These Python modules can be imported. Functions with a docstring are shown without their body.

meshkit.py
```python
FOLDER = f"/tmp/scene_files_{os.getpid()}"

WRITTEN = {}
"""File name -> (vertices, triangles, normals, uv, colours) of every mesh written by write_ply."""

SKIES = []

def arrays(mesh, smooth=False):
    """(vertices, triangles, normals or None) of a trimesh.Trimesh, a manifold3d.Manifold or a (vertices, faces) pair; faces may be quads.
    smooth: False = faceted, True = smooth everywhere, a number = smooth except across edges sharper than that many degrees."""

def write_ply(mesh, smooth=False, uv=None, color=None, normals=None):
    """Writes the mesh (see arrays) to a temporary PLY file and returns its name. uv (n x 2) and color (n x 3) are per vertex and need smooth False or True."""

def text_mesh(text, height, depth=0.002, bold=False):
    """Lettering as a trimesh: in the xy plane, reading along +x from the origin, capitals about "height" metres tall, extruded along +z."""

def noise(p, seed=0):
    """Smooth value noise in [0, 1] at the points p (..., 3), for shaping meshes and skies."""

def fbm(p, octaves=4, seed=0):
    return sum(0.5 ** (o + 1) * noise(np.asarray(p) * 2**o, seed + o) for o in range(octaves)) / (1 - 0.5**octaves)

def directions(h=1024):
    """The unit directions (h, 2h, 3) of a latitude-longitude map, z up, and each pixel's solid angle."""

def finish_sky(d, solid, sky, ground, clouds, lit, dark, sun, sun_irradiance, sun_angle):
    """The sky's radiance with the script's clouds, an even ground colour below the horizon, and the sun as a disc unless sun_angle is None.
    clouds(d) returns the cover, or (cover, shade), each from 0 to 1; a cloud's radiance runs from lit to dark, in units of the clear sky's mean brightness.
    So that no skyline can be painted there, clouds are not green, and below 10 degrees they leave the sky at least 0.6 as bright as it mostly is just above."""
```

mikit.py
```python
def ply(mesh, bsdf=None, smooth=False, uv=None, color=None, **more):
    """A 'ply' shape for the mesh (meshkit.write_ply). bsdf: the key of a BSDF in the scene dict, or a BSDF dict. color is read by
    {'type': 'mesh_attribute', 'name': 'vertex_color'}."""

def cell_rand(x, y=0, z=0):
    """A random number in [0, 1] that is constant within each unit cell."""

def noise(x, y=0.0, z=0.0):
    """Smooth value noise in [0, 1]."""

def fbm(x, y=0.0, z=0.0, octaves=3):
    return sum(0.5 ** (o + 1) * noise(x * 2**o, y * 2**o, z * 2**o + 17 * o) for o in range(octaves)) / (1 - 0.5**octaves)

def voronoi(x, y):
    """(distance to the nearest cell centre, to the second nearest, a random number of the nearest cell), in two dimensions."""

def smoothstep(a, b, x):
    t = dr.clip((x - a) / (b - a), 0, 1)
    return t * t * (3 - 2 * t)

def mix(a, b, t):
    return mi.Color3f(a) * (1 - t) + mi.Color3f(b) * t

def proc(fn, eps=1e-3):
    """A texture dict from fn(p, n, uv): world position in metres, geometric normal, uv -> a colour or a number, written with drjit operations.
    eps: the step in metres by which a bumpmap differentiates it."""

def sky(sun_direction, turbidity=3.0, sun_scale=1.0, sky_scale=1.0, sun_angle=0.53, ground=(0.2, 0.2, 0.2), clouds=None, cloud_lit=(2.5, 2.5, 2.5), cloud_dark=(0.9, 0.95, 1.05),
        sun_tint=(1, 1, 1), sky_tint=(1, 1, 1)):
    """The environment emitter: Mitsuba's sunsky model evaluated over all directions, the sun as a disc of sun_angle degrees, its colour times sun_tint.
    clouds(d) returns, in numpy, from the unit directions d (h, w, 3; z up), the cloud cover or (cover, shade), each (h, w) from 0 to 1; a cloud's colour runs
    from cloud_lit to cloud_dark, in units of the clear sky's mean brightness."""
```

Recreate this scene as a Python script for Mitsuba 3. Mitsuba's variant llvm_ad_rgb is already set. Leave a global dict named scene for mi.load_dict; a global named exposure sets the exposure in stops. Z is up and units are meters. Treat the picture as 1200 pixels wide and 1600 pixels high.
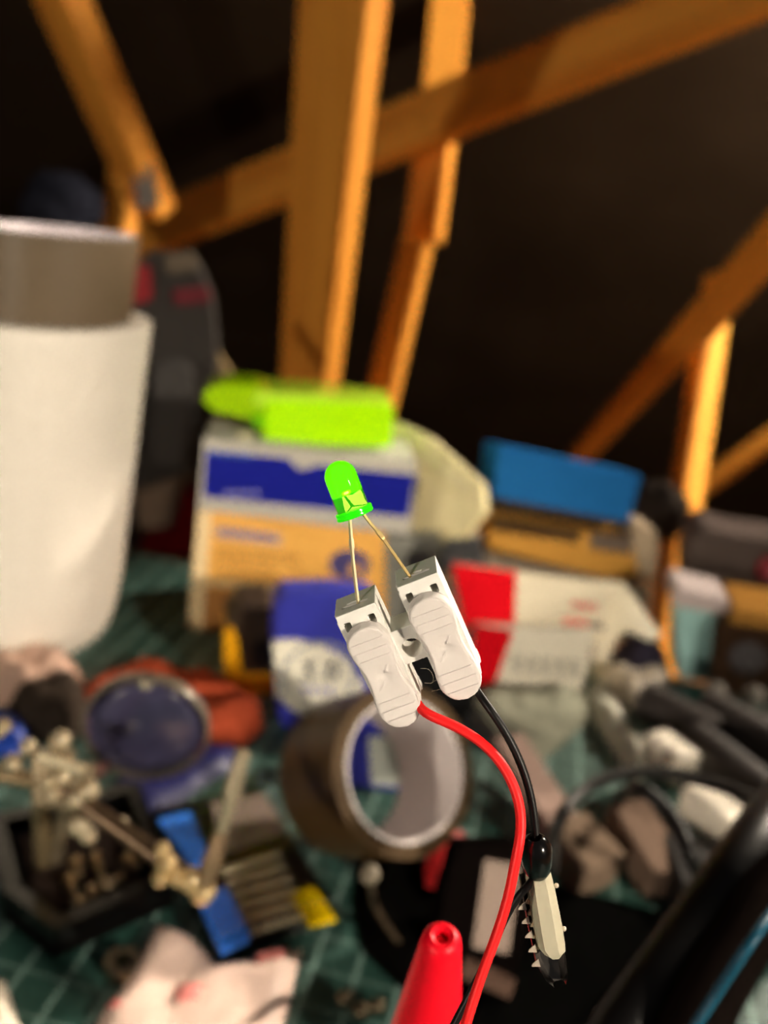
import math, random
import numpy as np, trimesh, mitsuba as mi, drjit as dr, mikit, meshkit
from mikit import noise, fbm, smoothstep, mix, proc, ply
from shapely.geometry import Polygon, Point
from shapely import affinity
from scipy.spatial import Delaunay
T = mi.ScalarTransform4f
rng = np.random.default_rng(7); random.seed(7)
scene, labels = {}, {}

# ------------------------------------------------------------------ camera, light, exposure
FPX, PITCH, ROLL = 1400.0, math.radians(18.9), math.radians(6.6)
C = np.array([0, 0, 0.30])
F = np.array([0, math.cos(PITCH), -math.sin(PITCH)])
_R0, _U0 = np.array([1.0, 0, 0]), np.array([0, math.sin(PITCH), math.cos(PITCH)])
R = math.cos(ROLL) * _R0 + math.sin(ROLL) * _U0
U = -math.sin(ROLL) * _R0 + math.cos(ROLL) * _U0
FOCUS = 0.136
scene['camera'] = {'type': 'thinlens', 'fov': 2 * math.degrees(math.atan(600 / FPX)), 'fov_axis': 'x',
                   'to_world': T().look_at(C.tolist(), (C + F).tolist(), U.tolist()),
                   'aperture_radius': 0.0014, 'focus_distance': FOCUS, 'near_clip': 0.005, 'far_clip': 50.0}
exposure = 0.27
scene['ambient'] = {'type': 'constant', 'sampling_weight': 0.6, 'radiance': {'type': 'rgb', 'value': [0.058, 0.055, 0.053]}}
LAMP_A, LAMP_A_RAD, LAMP_A_POW = np.array([0.90, -0.64, 0.65]), 0.04, 3250.0    # unseen hooded lamp behind the camera, lights right sides
LAMP_A_AIM = np.array([-0.06, 0.36, 0.08])
LAMP_C, LAMP_C_RAD, LAMP_C_POW = np.array([-1.10, -1.30, 0.30]), 0.05, 2050.0   # unseen bulb behind the camera, lights left sides
LAMP_B, LAMP_B_RAD, LAMP_B_POW = np.array([1.32, 1.36, 0.95]), 0.04, 8200.0      # unseen bulb right of the frame, lights the timbers
WARM = np.array([1.0, 0.87, 0.70])

# ------------------------------------------------------------------ helpers
def ray(x, y): return F + (x - 600) / FPX * R - (y - 800) / FPX * U
def at(x, y, d): return C + d * ray(x, y)
def gnd(x, y, z=0.0):
    q = ray(x, y); return C + q * (z - C[2]) / q[2]
def depth(P): return float((np.asarray(P) - C) @ F)
def pxl(P):
    v = np.asarray(P) - C; d = v @ F
    return 600 + FPX * (v @ R) / d, 800 - FPX * (v @ U) / d
def lin(c):
    c = np.asarray(c, float) / 255
    return np.where(c < .04045, c / 12.92, ((c + .055) / 1.055) ** 2.4) ** 1.18
def lt3(c): return [float(x) for x in lin(c)]
def norm(v): v = np.asarray(v, float); return v / np.linalg.norm(v)
def cat(*ms): return trimesh.util.concatenate([m for x in ms for m in (x if isinstance(x, (list, tuple)) else [x])])
def frame(o, x, y, z):
    m = np.eye(4); m[:3, 0], m[:3, 1], m[:3, 2], m[:3, 3] = x, y, z, o; return m
def moved(m, M): m = m.copy(); m.apply_transform(M); return m

VC = {'type': 'mesh_attribute', 'name': 'vertex_color'}
def pr(**k): return {'type': 'twosided', 'b': {'type': 'principled', **k}}
scene['matte'] = {'type': 'twosided', 'b': {'type': 'diffuse', 'reflectance': VC}}
scene['satin'] = pr(base_color=VC, roughness=.42, specular=.22)
scene['gloss'] = pr(base_color=VC, roughness=.14, specular=.55)
scene['metal'] = pr(base_color=VC, roughness=.3, metallic=1.0)
scene['steel'] = pr(base_color=VC, roughness=.26, metallic=.75, specular=.6)
scene['tinned'] = pr(base_color=VC, roughness=.4, metallic=.45, specular=.6)
scene['clear'] = {'type': 'blendbsdf', 'weight': .05, 'a': {'type': 'null'}, 'b': {'type': 'twosided', 'b': {'type': 'roughconductor', 'alpha': .08}}}

def uniq(k):
    if k not in scene and k not in labels: return k
    n = 1
    while f'{k}_{n:03d}' in scene or f'{k}_{n:03d}' in labels: n += 1
    return f'{k}_{n:03d}'
def tag(k, label, category=None, group=None, kind=None):
    labels[k] = {a: b for a, b in dict(label=label, category=category, group=group, kind=kind).items() if b}
    return k
def put(k, mesh, col=None, mat='satin', smooth=35, **more):
    """one entry of the scene; col is an sRGB triple for the vertex coloured materials"""
    k = uniq(k)
    if col is None:
        scene[k] = ply(mesh, mat, smooth=smooth, **more)
    else:
        m = mesh
        if smooth not in (False, True): m = trimesh.graph.smooth_shade(mesh, angle=math.radians(smooth), facet_minarea=None)
        scene[k] = ply(m, mat, smooth=bool(smooth), color=np.tile(lin(col), (len(m.vertices), 1)), **more)
    return k
def thing(name, label, category, group=None):
    return tag(uniq(name), label, category, group)
def one(name, label, category, mesh, col, mat='satin', group=None, smooth=35):
    k = put(name, mesh, col, mat, smooth); return tag(k, label, category, group)

def rbox(sx, sy, sz, r=None):
    r = min(sx, sy, sz) * .12 if r is None else r
    s = trimesh.creation.icosphere(subdivisions=1, radius=r).vertices
    P = np.vstack([s + np.array([i * (sx / 2 - r), j * (sy / 2 - r), k * (sz / 2 - r)]) for i in (-1, 1) for j in (-1, 1) for k in (-1, 1)])
    return trimesh.convex.convex_hull(P)
def spline(pts, n=12):
    P = np.asarray(pts, float); P = np.vstack([2 * P[0] - P[1], P, 2 * P[-1] - P[-2]]); out = []
    for i in range(1, len(P) - 2):
        a, b, c, d = P[i - 1:i + 3]
        for t in np.linspace(0, 1, n, endpoint=False):
            out.append(.5 * (2 * b + (c - a) * t + (2 * a - 5 * b + 4 * c - d) * t * t + (3 * b - a - 3 * c + d) * t ** 3))
    return np.array(out + [P[-2]])
def tube(pts, r, sides=14, n=12, smooth=True):
    P = np.asarray(pts, float)
    if smooth:
        from scipy.ndimage import gaussian_filter1d
        Q = spline(pts, n); L = np.r_[0, np.cumsum(np.linalg.norm(np.diff(Q, axis=0), axis=1))]; m_ = max(40, len(Q))
        Q = np.c_[[np.interp(np.linspace(0, L[-1], m_), L, Q[:, k]) for k in range(3)]].T
        G = gaussian_filter1d(Q, 2.0, axis=0, mode='nearest'); wt = np.clip(np.minimum(np.arange(m_), np.arange(m_)[::-1]) / 6.0, 0, 1)[:, None]
        P = Q * (1 - wt) + G * wt
    r = np.broadcast_to(np.asarray(r, float), (len(P),)) if np.ndim(r) == 0 else np.interp(np.linspace(0, 1, len(P)), np.linspace(0, 1, len(r)), r)
    t = np.gradient(P, axis=0); t /= np.linalg.norm(t, axis=1, keepdims=True)
    a = np.cross(t[0], [0, 0, 1.0] if abs(t[0][2]) < .9 else [1.0, 0, 0]); a = norm(a); V = []
    ang = np.arange(sides) * 2 * np.pi / sides
    for i in range(len(P)):
        a = norm(a - t[i] * (a @ t[i])); b = np.cross(t[i], a)
        V.append(P[i] + r[i] * (np.cos(ang)[:, None] * a + np.sin(ang)[:, None] * b))
    V = np.vstack(V); Fc = []
    for i in range(len(P) - 1):
        for j in range(sides):
            q = [i * sides + j, i * sides + (j + 1) % sides, (i + 1) * sides + (j + 1) % sides, (i + 1) * sides + j]
            Fc += [[q[0], q[1], q[2]], [q[0], q[2], q[3]]]
    n0, n1 = len(V), len(V) + 1; V = np.vstack([V, P[0], P[-1]]); e = (len(P) - 1) * sides
    for j in range(sides): Fc += [[n0, (j + 1) % sides, j], [n1, e + j, e + (j + 1) % sides]]
    return trimesh.Trimesh(V, Fc, process=False)
def rod(a, b, r0, r1=None, sides=16): return tube([a, b], [r0, r0 if r1 is None else r1], sides, smooth=False)
def ball(c, r, sub=3, sc=(1, 1, 1)):
    m = trimesh.creation.icosphere(subdivisions=sub, radius=1.0); m.apply_scale(np.array(sc) * r); m.apply_translation(c); return m
def blob(c, r, sc=(1, 1, 1), amp=.35, seed=0):
    m = trimesh.creation.icosphere(subdivisions=4, radius=1.0); v = m.vertices
    m.vertices = v * (1 - amp / 2 + amp * meshkit.fbm(v * 1.7 + seed * 5.1, 3, seed))[:, None] * np.array(sc) * r; m.apply_translation(c); return m
def lathe(prof, sections=48): return trimesh.creation.revolve(np.asarray(prof, float), sections=sections)
def ringpoly(ro, ri, n=64): return Point(0, 0).buffer(ro, n // 4).difference(Point(0, 0).buffer(ri, n // 4))
def ext(poly, h):
    if poly.geom_type != 'Polygon': return cat([trimesh.creation.extrude_polygon(g, h, engine='earcut') for g in poly.geoms])
    return trimesh.creation.extrude_polygon(poly, h, engine='earcut')

class VP:
    """an upright plane through P0, turned by yaw; px polygons on it become solids in metres"""
    def __init__(s, P0, yaw=0.0, lean=0.0):
        y, l = math.radians(yaw), math.radians(lean)
        s.o = np.asarray(P0, float); s.x = np.array([math.cos(y), math.sin(y), 0])
        b = np.array([-math.sin(y), math.cos(y), 0])              # away from the viewer
        s.y = math.cos(l) * np.array([0, 0, 1.0]) + math.sin(l) * b # up, leaning back
        s.n = np.cross(s.x, s.y)                                   # towards the viewer
    def uv(s, x, y):
        q = ray(x, y); t = ((s.o - C) @ s.n) / (q @ s.n); P = C + t * q - s.o
        return P @ s.x, P @ s.y
    def poly(s, pts): return Polygon([s.uv(*p) for p in pts])
    def solid(s, pts, back, front=0.0, rnd=0.0):
        pg = pts if hasattr(pts, 'area') else s.poly(pts)
        if rnd: pg = pg.buffer(-rnd).buffer(rnd, 6)
        m = ext(pg, back + front); m.apply_translation([0, 0, -back]); return moved(m, frame(s.o, s.x, s.y, s.n))
    def text(s, t, x, y, h, d=.0008, bold=True, front=0.0004, rot=0.0):
        m = meshkit.text_mesh(t, h, d, bold); u, v = s.uv(x, y)
        if rot: m.apply_transform(trimesh.transformations.rotation_matrix(math.radians(rot), [0, 0, 1]))
        m.apply_translation([u, v, front - .0004]); return moved(m, frame(s.o, s.x, s.y, s.n))

def lump(pts, h, edge=.012, step=.004, rough=.5, seed=0, z0=.0012, freq=70, soft=True):
    """a crumpled bag or cloth lying on the table: outline in px, own height in metres"""
    pg = Polygon([gnd(*p)[:2] for p in pts]).buffer(0)
    x0, y0, x1, y1 = pg.bounds; step = max(step, (x1 - x0) / 60)
    g = np.array([(x, y) for x in np.arange(x0, x1, step) for y in np.arange(y0, y1, step)]) + rng.normal(0, step * .1, (1, 2))
    ins = np.array([pg.buffer(-step * .5).contains(Point(p)) for p in g])
    bd = np.array([pg.exterior.interpolate(d).coords[0] for d in np.arange(0, pg.length, step)])
    P = np.vstack([g[ins], bd]); tri = Delaunay(P).simplices
    tri = np.array([t for t in tri if pg.contains(Point(P[t].mean(0)))])
    a, b = P[tri[:, 1]] - P[tri[:, 0]], P[tri[:, 2]] - P[tri[:, 0]]
    tri = np.where((a[:, 0] * b[:, 1] - a[:, 1] * b[:, 0] < 0)[:, None], tri[:, ::-1], tri)
    ds = np.array([pg.exterior.distance(Point(p)) for p in P])
    k = np.clip(ds / edge, 0, 1); k = 1 - (1 - k) ** 2
    nz = meshkit.fbm(np.c_[P * freq, np.full(len(P), seed * 3.7)], 3, seed)
    z = z0 + h * k * (1 - rough + 2 * rough * nz) + .0004
    top = np.c_[P, z]; bot = np.c_[P, np.full(len(P), z0)]
    return trimesh.Trimesh(np.vstack([top, bot]), np.vstack([tri, tri[:, ::-1] + len(P)]), process=False)

# ------------------------------------------------------------------ procedural surfaces
def wood_fn(p, n, uv):
    g = fbm(uv.x * 2.2, uv.y * 42.0, 0.3); g2 = noise(uv.x * 9.0, uv.y * 260.0, 2.1)
    kn = smoothstep(.80, .9, noise(uv.x * 3.1, uv.y * 13.0, 7.7))
    c = mix(lt3((242, 178, 82)), lt3((210, 140, 56)), smoothstep(.3, .75, g) * .75 + g2 * .2)
    return mix(c, lt3((110, 62, 28)), kn * .7)
scene['timber'] = pr(base_color=proc(wood_fn), roughness=.7, specular=.25)
MAT_A = math.radians(-10)                                         # the mat lies turned on the bench
def mat_fn(p, n, uv):
    u = p.x * math.cos(MAT_A) + p.y * math.sin(MAT_A); v = -p.x * math.sin(MAT_A) + p.y * math.cos(MAT_A)
    def ln(x, s, w):
        q = x / s; q = dr.abs(q - dr.floor(q + .5)) * s
        return 1 - smoothstep(w * .6, w, q)
    thick = dr.maximum(ln(u + .0035, .018, .0012), ln(v + .006, .018, .0007) * .6)
    c = mix(lt3((42, 74, 67)), lt3((53, 88, 80)), fbm(p.x * 60, p.y * 60))
    return mix(c, lt3((138, 166, 158)), thick * .75)
scene['mat_surface'] = pr(base_color=proc(mat_fn), roughness=.5, specular=.4)
def felt_fn(p, n, uv):
    return mix(lt3((40, 32, 25)), lt3((58, 48, 38)), fbm(p.x * 3.0, p.y * 5.0, p.z * 5.0, 4))
scene['felt_surface'] = {'type': 'twosided', 'b': {'type': 'diffuse', 'reflectance': proc(felt_fn)}}
def board_fn(p, n, uv): return mix(lt3((120, 88, 58)), lt3((84, 58, 36)), fbm(p.x * 40, p.y * 3, p.z * 40))
scene['board_surface'] = pr(base_color=proc(board_fn), roughness=.8)
def paper_h(p, n, uv):
    a = dr.sin(uv.x * 95.0 + dr.sin(uv.y * 18.0) * 1.2) * dr.sin(uv.y * 26.0 + dr.sin(uv.x * 30.0))
    return .00010 * a + .0008 * fbm(uv.x * 9, uv.y * 5, .5)
scene['paper_surface'] = {'type': 'twosided', 'b': {'type': 'bumpmap', 'arbitrary': proc(paper_h, 1e-3), 'scale': 1.0,
                          'bsdf': {'type': 'principled', 'base_color': {'type': 'rgb', 'value': [.80, .74, .64]}, 'roughness': .9, 'specular': .15}}}
def card_fn(p, n, uv): return mix(lt3((242, 192, 104)), lt3((224, 170, 84)), fbm(p.x * 90, p.y * 90, p.z * 240))
scene['card_surface'] = pr(base_color=proc(card_fn), roughness=.8)

# ------------------------------------------------------------------ lamps
def bulb(name, P, r, power, label, aim=None):
    k = thing(name, label, 'lamp')
    g = trimesh.creation.icosphere(subdivisions=3, radius=r); g.apply_translation(P)
    s = uniq(k + '__globe'); scene[s] = ply(g, 'matte', smooth=True, color=np.ones((len(g.vertices), 3)))
    scene[s]['emitter'] = {'type': 'area', 'sampling_weight': 1.0, 'radiance': {'type': 'rgb', 'value': (WARM * power / (r / .05) ** 2 * .25).tolist()}}
    put(k + '__cap', lathe([[0, r * .8], [r * .45, r * .85], [r * .45, r * 1.6], [r * .7, r * 1.65], [r * .7, r * 2.2], [0, r * 2.25]]).apply_translation(P), (230, 228, 220), 'satin')
    put(k + '__flex', rod(P + [0, 0, r * 2.2], P + [0, 0, r * 2.2 + .45], .004), (225, 222, 215), 'satin')
    if aim is not None:
        d = norm(aim - P); x = norm(np.cross([0, 0, 1.0], d)); M = frame(P, x, np.cross(d, x), d)
        hood = lathe([[0, -.075], [.052, -.07], [.060, -.05], [.071, .28], [.074, .28], [.064, -.052], [.055, -.076], [0, -.081]][::-1], 48)
        put(k + '__hood', moved(hood, M), (62, 62, 64), 'satin', 40)  # unseen hood, narrows the light so the timbers stay dim
bulb('unseen_hooded_lamp', LAMP_A, LAMP_A_RAD, LAMP_A_POW, 'unseen lamp in a dark conical hood, hung behind the camera at right to light the bench', LAMP_A_AIM)
bulb('unseen_left_bulb', LAMP_C, LAMP_C_RAD, LAMP_C_POW, 'unseen warm bulb on a white flex, hung behind the camera at left to light left sides')
bulb('unseen_loft_bulb', LAMP_B, LAMP_B_RAD, LAMP_B_POW, 'unseen warm bulb on a white flex, hung right of the frame to light the timbers')

# ------------------------------------------------------------------ setting: roof, floor, bench, mat
def slab(a, b, c, d, t):
    P = np.array([a, b, c, d], float); n = norm(np.cross(P[1] - P[0], P[3] - P[0])); V = np.vstack([P, P - n * t])
    Fc = [[0, 1, 2], [0, 2, 3], [4, 6, 5], [4, 7, 6]]
    for i in range(4): j = (i + 1) % 4; Fc += [[i, j + 4, j], [i, i + 4, j + 4]]
    return trimesh.Trimesh(V, Fc, process=False)
def roofz(y): return -.5 + (3.0 - y) * 1.1667
tag(put('ceiling', slab((-3, 3.25, roofz(3.25)), (-3, .9, roofz(.9)), (3.2, .9, roofz(.9)), (3.2, 3.25, roofz(3.25)), .01), None, 'felt_surface', False), 'dark brown roofing felt sloping down behind the timbers', kind='structure')
tag(put('floor', slab((-3, -1.5, -.75), (3.2, -1.5, -.75), (3.2, 3.25, -.75), (-3, 3.25, -.75), .03), None, 'board_surface', False), 'boarded loft floor below the workbench', kind='structure')

for n_w, x_w in (('left', -3.0), ('right', 3.2)):
    tag(put('wall_' + n_w, ext(Polygon([(-1.5, -.75), (3.25, -.75), (3.2, roofz(3.2)), (.9, roofz(.9)), (-1.5, .3)]), .02).apply_transform(np.array([[0, 0, 1, x_w - (.02 if x_w < 0 else 0)], [1, 0, 0, 0], [0, 1, 0, 0], [0, 0, 0, 1.0]])), None, 'board_surface', False), 'dark boarded gable at the ' + n_w + ' end of the loft', kind='structure')

EA, EB = gnd(250, 862), gnd(1033, 1048)                          # two points of the bench's far edge
ex = norm(np.r_[(EB - EA)[:2], 0]); ey = np.array([-ex[1], ex[0], 0])
bo = EA - ex * .75
bench = thing('workbench', 'wooden workbench carrying the cutting mat and all the clutter', 'workbench')
bm = rbox(1.9, 1.1, .028, .004); bm.apply_translation([.95, -.55, -.0165]); put(bench + '__top', moved(bm, frame(bo, ex, ey, [0, 0, 1])), None, 'board_surface', False)
for i, j in ((.08, -.06), (1.82, -.06), (.08, -1.04), (1.82, -1.04)):
    l = rbox(.06, .06, .72, .004); l.apply_translation([i, j, -.39]); put(bench + '__leg', moved(l, frame(bo, ex, ey, [0, 0, 1])), None, 'board_surface', False)
mm = ext(Polygon([(.25, -1.0), (1.45, -1.0), (1.45, -.012), (.25, -.012)]).buffer(-.01).buffer(.01), .003); mm.apply_translation([0, 0, -.0025])
tag(put('cutting_mat', moved(mm, frame(bo, ex, ey, [0, 0, 1])), None, 'mat_surface', False), 'dark green cutting mat with pale grid lines covering the bench', 'cutting mat')

def beam(P0, P1, w, t, hint, ext0=0, ext1=0):
    P0, P1 = np.asarray(P0, float), np.asarray(P1, float); d = norm(P1 - P0); P0 = P0 - d * ext0; P1 = P1 + d * ext1
    W = np.asarray(hint, float); W = norm(W - d * (W @ d)); N = np.cross(d, W); L = np.linalg.norm(P1 - P0); c = .003
    sec = [(-w/2 + c, -t/2), (w/2 - c, -t/2), (w/2, -t/2 + c), (w/2, t/2 - c), (w/2 - c, t/2), (-w/2 + c, t/2), (-w/2, t/2 - c), (-w/2, -t/2 + c)]
    off = rng.uniform(0, 40); V, Q, Fc, per = [], [], [], 0
    for i in range(8):
        a, b = np.array(sec[i]), np.array(sec[(i + 1) % 8]); l = np.linalg.norm(b - a); s = len(V)
        for P, lu in ((P0, 0), (P1, L)):
            V += [P + W * a[0] + N * a[1], P + W * b[0] + N * b[1]]; Q += [(lu + off, per + off), (lu + off, per + l + off)]
        Fc += [[s, s + 1, s + 3], [s, s + 3, s + 2]]; per += l
    for P, sg in ((P0, 1), (P1, -1)):
        s = len(V)
        for a in sec: V.append(P + W * a[0] + N * a[1]); Q.append((off + a[0], off + a[1]))
        for i in range(1, 7): Fc.append([s, s + i + 1, s + i] if sg > 0 else [s, s + i, s + i + 1])
    return trimesh.Trimesh(np.array(V), Fc, process=False), np.array(Q)
def timber(label, a, b, w, t, hint, e0=0, e1=0):
    m, q = beam(at(*a), at(*b), w, t, hint, e0, e1)
    k = uniq('roof_timber'); scene[k] = ply(m, 'timber', smooth=False, uv=q); return tag(k, label, 'roof timber')
c40, s40 = math.cos(math.radians(42)), math.sin(math.radians(42))
timber('broad pale brace rising behind the lime green case', (536, 0, 1.0), (482, 610, 1.55), .100, .045, (c40, -s40, 0), .5, .75)
timber('long diagonal rafter crossing behind the broad pale brace', (262, 352, 1.95), (1010, 48, 1.45), .097, .042, U, .45, .6)
timber('short upright stub above the crossing diagonal rafter', (702, 20, 1.75), (690, 150, 1.78), .075, .04, (1, -.15, 0), .3, .0)
timber('upper strut hanging below the crossing diagonal rafter', (684, 200, 1.72), (662, 378, 1.76), .072, .04, (.9, -.45, 0))
timber('leaning lower strut whose foot is behind the lime green case', (652, 378, 1.72), (597, 625, 1.82), .055, .04, (.9, -.45, 0), 0, .6)
timber('low diagonal rafter running down to the right upright', (1180, 408, 1.20), (920, 697, 2.2), .062, .045, (0.3, -.2, 1), .5, .3)
timber('upright post at the right beside the torn white bag', (1119, 478, 1.62), (1033, 1040, 1.45), .030, .062, (.52, -.85, 0), .05, .75)
timber('faint far rafter right of the right upright post', (1215, 678, 2.3), (1110, 752, 2.5), .045, .04, U, .4, .2)
timber('leaning rafter in the top left corner', (98, 0, 1.35), (224, 288, 1.6), .080, .05, (.8, -.6, 0), .4, .05)
timber('short upright strut rising behind the grey tape roll', (197, 265, 1.6), (184, 420, 1.6), .048, .04, (.9, -.4, 0), 0, .5)
pl = VP(at(226, 292, 1.55)); tag(put('nail_plate', pl.solid([(206, 262), (238, 258), (248, 322), (216, 328)], .002), (120, 112, 104), 'satin'), 'grey steel nail plate where the left rafters meet', 'nail plate')

# ------------------------------------------------------------------ connector, LED, leads (in focus)
S = FOCUS / FPX                                                  # metres per pixel in the focal plane
def cf(x, y, d=FOCUS): return frame(at(x, y, d), R, U, -F)
def rot(ax, deg): return trimesh.transformations.rotation_matrix(math.radians(deg), ax)
# local axes of the connector, in mm: a across, b along towards the wires, c towards the viewer
con = thing('push_wire_connector', 'white two way push connector gripping the legs of the green light', 'wire connector')
th = math.radians(24.2)
a_i, b_i = math.cos(th) * R + math.sin(th) * U, math.sin(th) * R - math.cos(th) * U
base3 = np.eye(4); base3[:3, 0], base3[:3, 1], base3[:3, 2] = a_i, -b_i, -F   # x=a, y=-b (up), z=c
tilt = rot([1, 0, 0], 20) @ rot([0, 1, 0], 0)
CON = np.eye(4); CON[:3, 3] = at(640, 1012, FOCUS)
CON = CON @ base3 @ rot([1, 0, 0], 19) @ rot([0, 1, 0], -8) @ np.diag([.001, .001, .001, 1])
def P2(*p): return Polygon(p)
WH = (222, 220, 214)
def block(a0, a1, b0, b1, c0, c1): # box in connector millimetres with b counted downwards
    m = rbox(a1 - a0, b1 - b0, c1 - c0, .18); m.apply_translation([(a0 + a1) / 2, -(b0 + b1) / 2, (c0 + c1) / 2]); return m
import manifold3d as m3
def mf(t): t = trimesh.Trimesh(t.vertices, t.faces); return m3.Manifold(m3.Mesh(np.asarray(t.vertices, np.float32), np.asarray(t.faces, np.uint32)))
def tm(m): q = m.to_mesh(); return trimesh.Trimesh(q.vert_properties[:, :3], q.tri_verts, process=False)
def cyl(a, b, c0, c1, r): 
    m = trimesh.creation.cylinder(r, c1 - c0, sections=48); m.apply_translation([a, -b, (c0 + c1) / 2]); return m
C0 = -6.4
body = None
for ca in (-5.2, 5.2):
    sh = mf(block(ca - 3.35, ca + 3.35, -10, 8.6, C0, 0)) + mf(block(ca - 3.05, ca + 3.05, 8, 9.6, C0 + .5, -.4)) + mf(block(ca - 3.5, ca + 3.5, 7.4, 9.2, C0 + .2, C0 + 2.2))
    sh = sh - mf(block(ca - 2.15, ca + 2.15, -10.6, -7.6, -2.5, -1.8))          # entry slot in the end
    sh = sh - mf(block(ca - 1.6, ca + .9, -10.6, -9.75, -3.3, -2.6))
    for sx in (-1.95, 1.95): sh = sh - mf(block(ca + sx - .55, ca + sx + .55, -8.5, -7.0, -3.4, .8))   # window holes beside the lever
    sh = sh - mf(block(ca - 3.8, ca - 3.1, -10.6, -8.9, -.9, .6)) 
    sh = sh - mf(cyl(ca, 9, C0 + 2.4, C0 + 2.5, .1))
    if ca < 0: sh = sh.translate([0, -.95, 0])
    body = sh if body is None else body + sh
body = body + mf(block(-2.2, 2.2, -3.0, 3.2, C0 + .3, -1.1))
body = body - mf(cyl(.15, .75, C0 - 1, 1, 1.62))
put(con + '__body', moved(tm(body), CON), WH, 'satin', 30)
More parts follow.
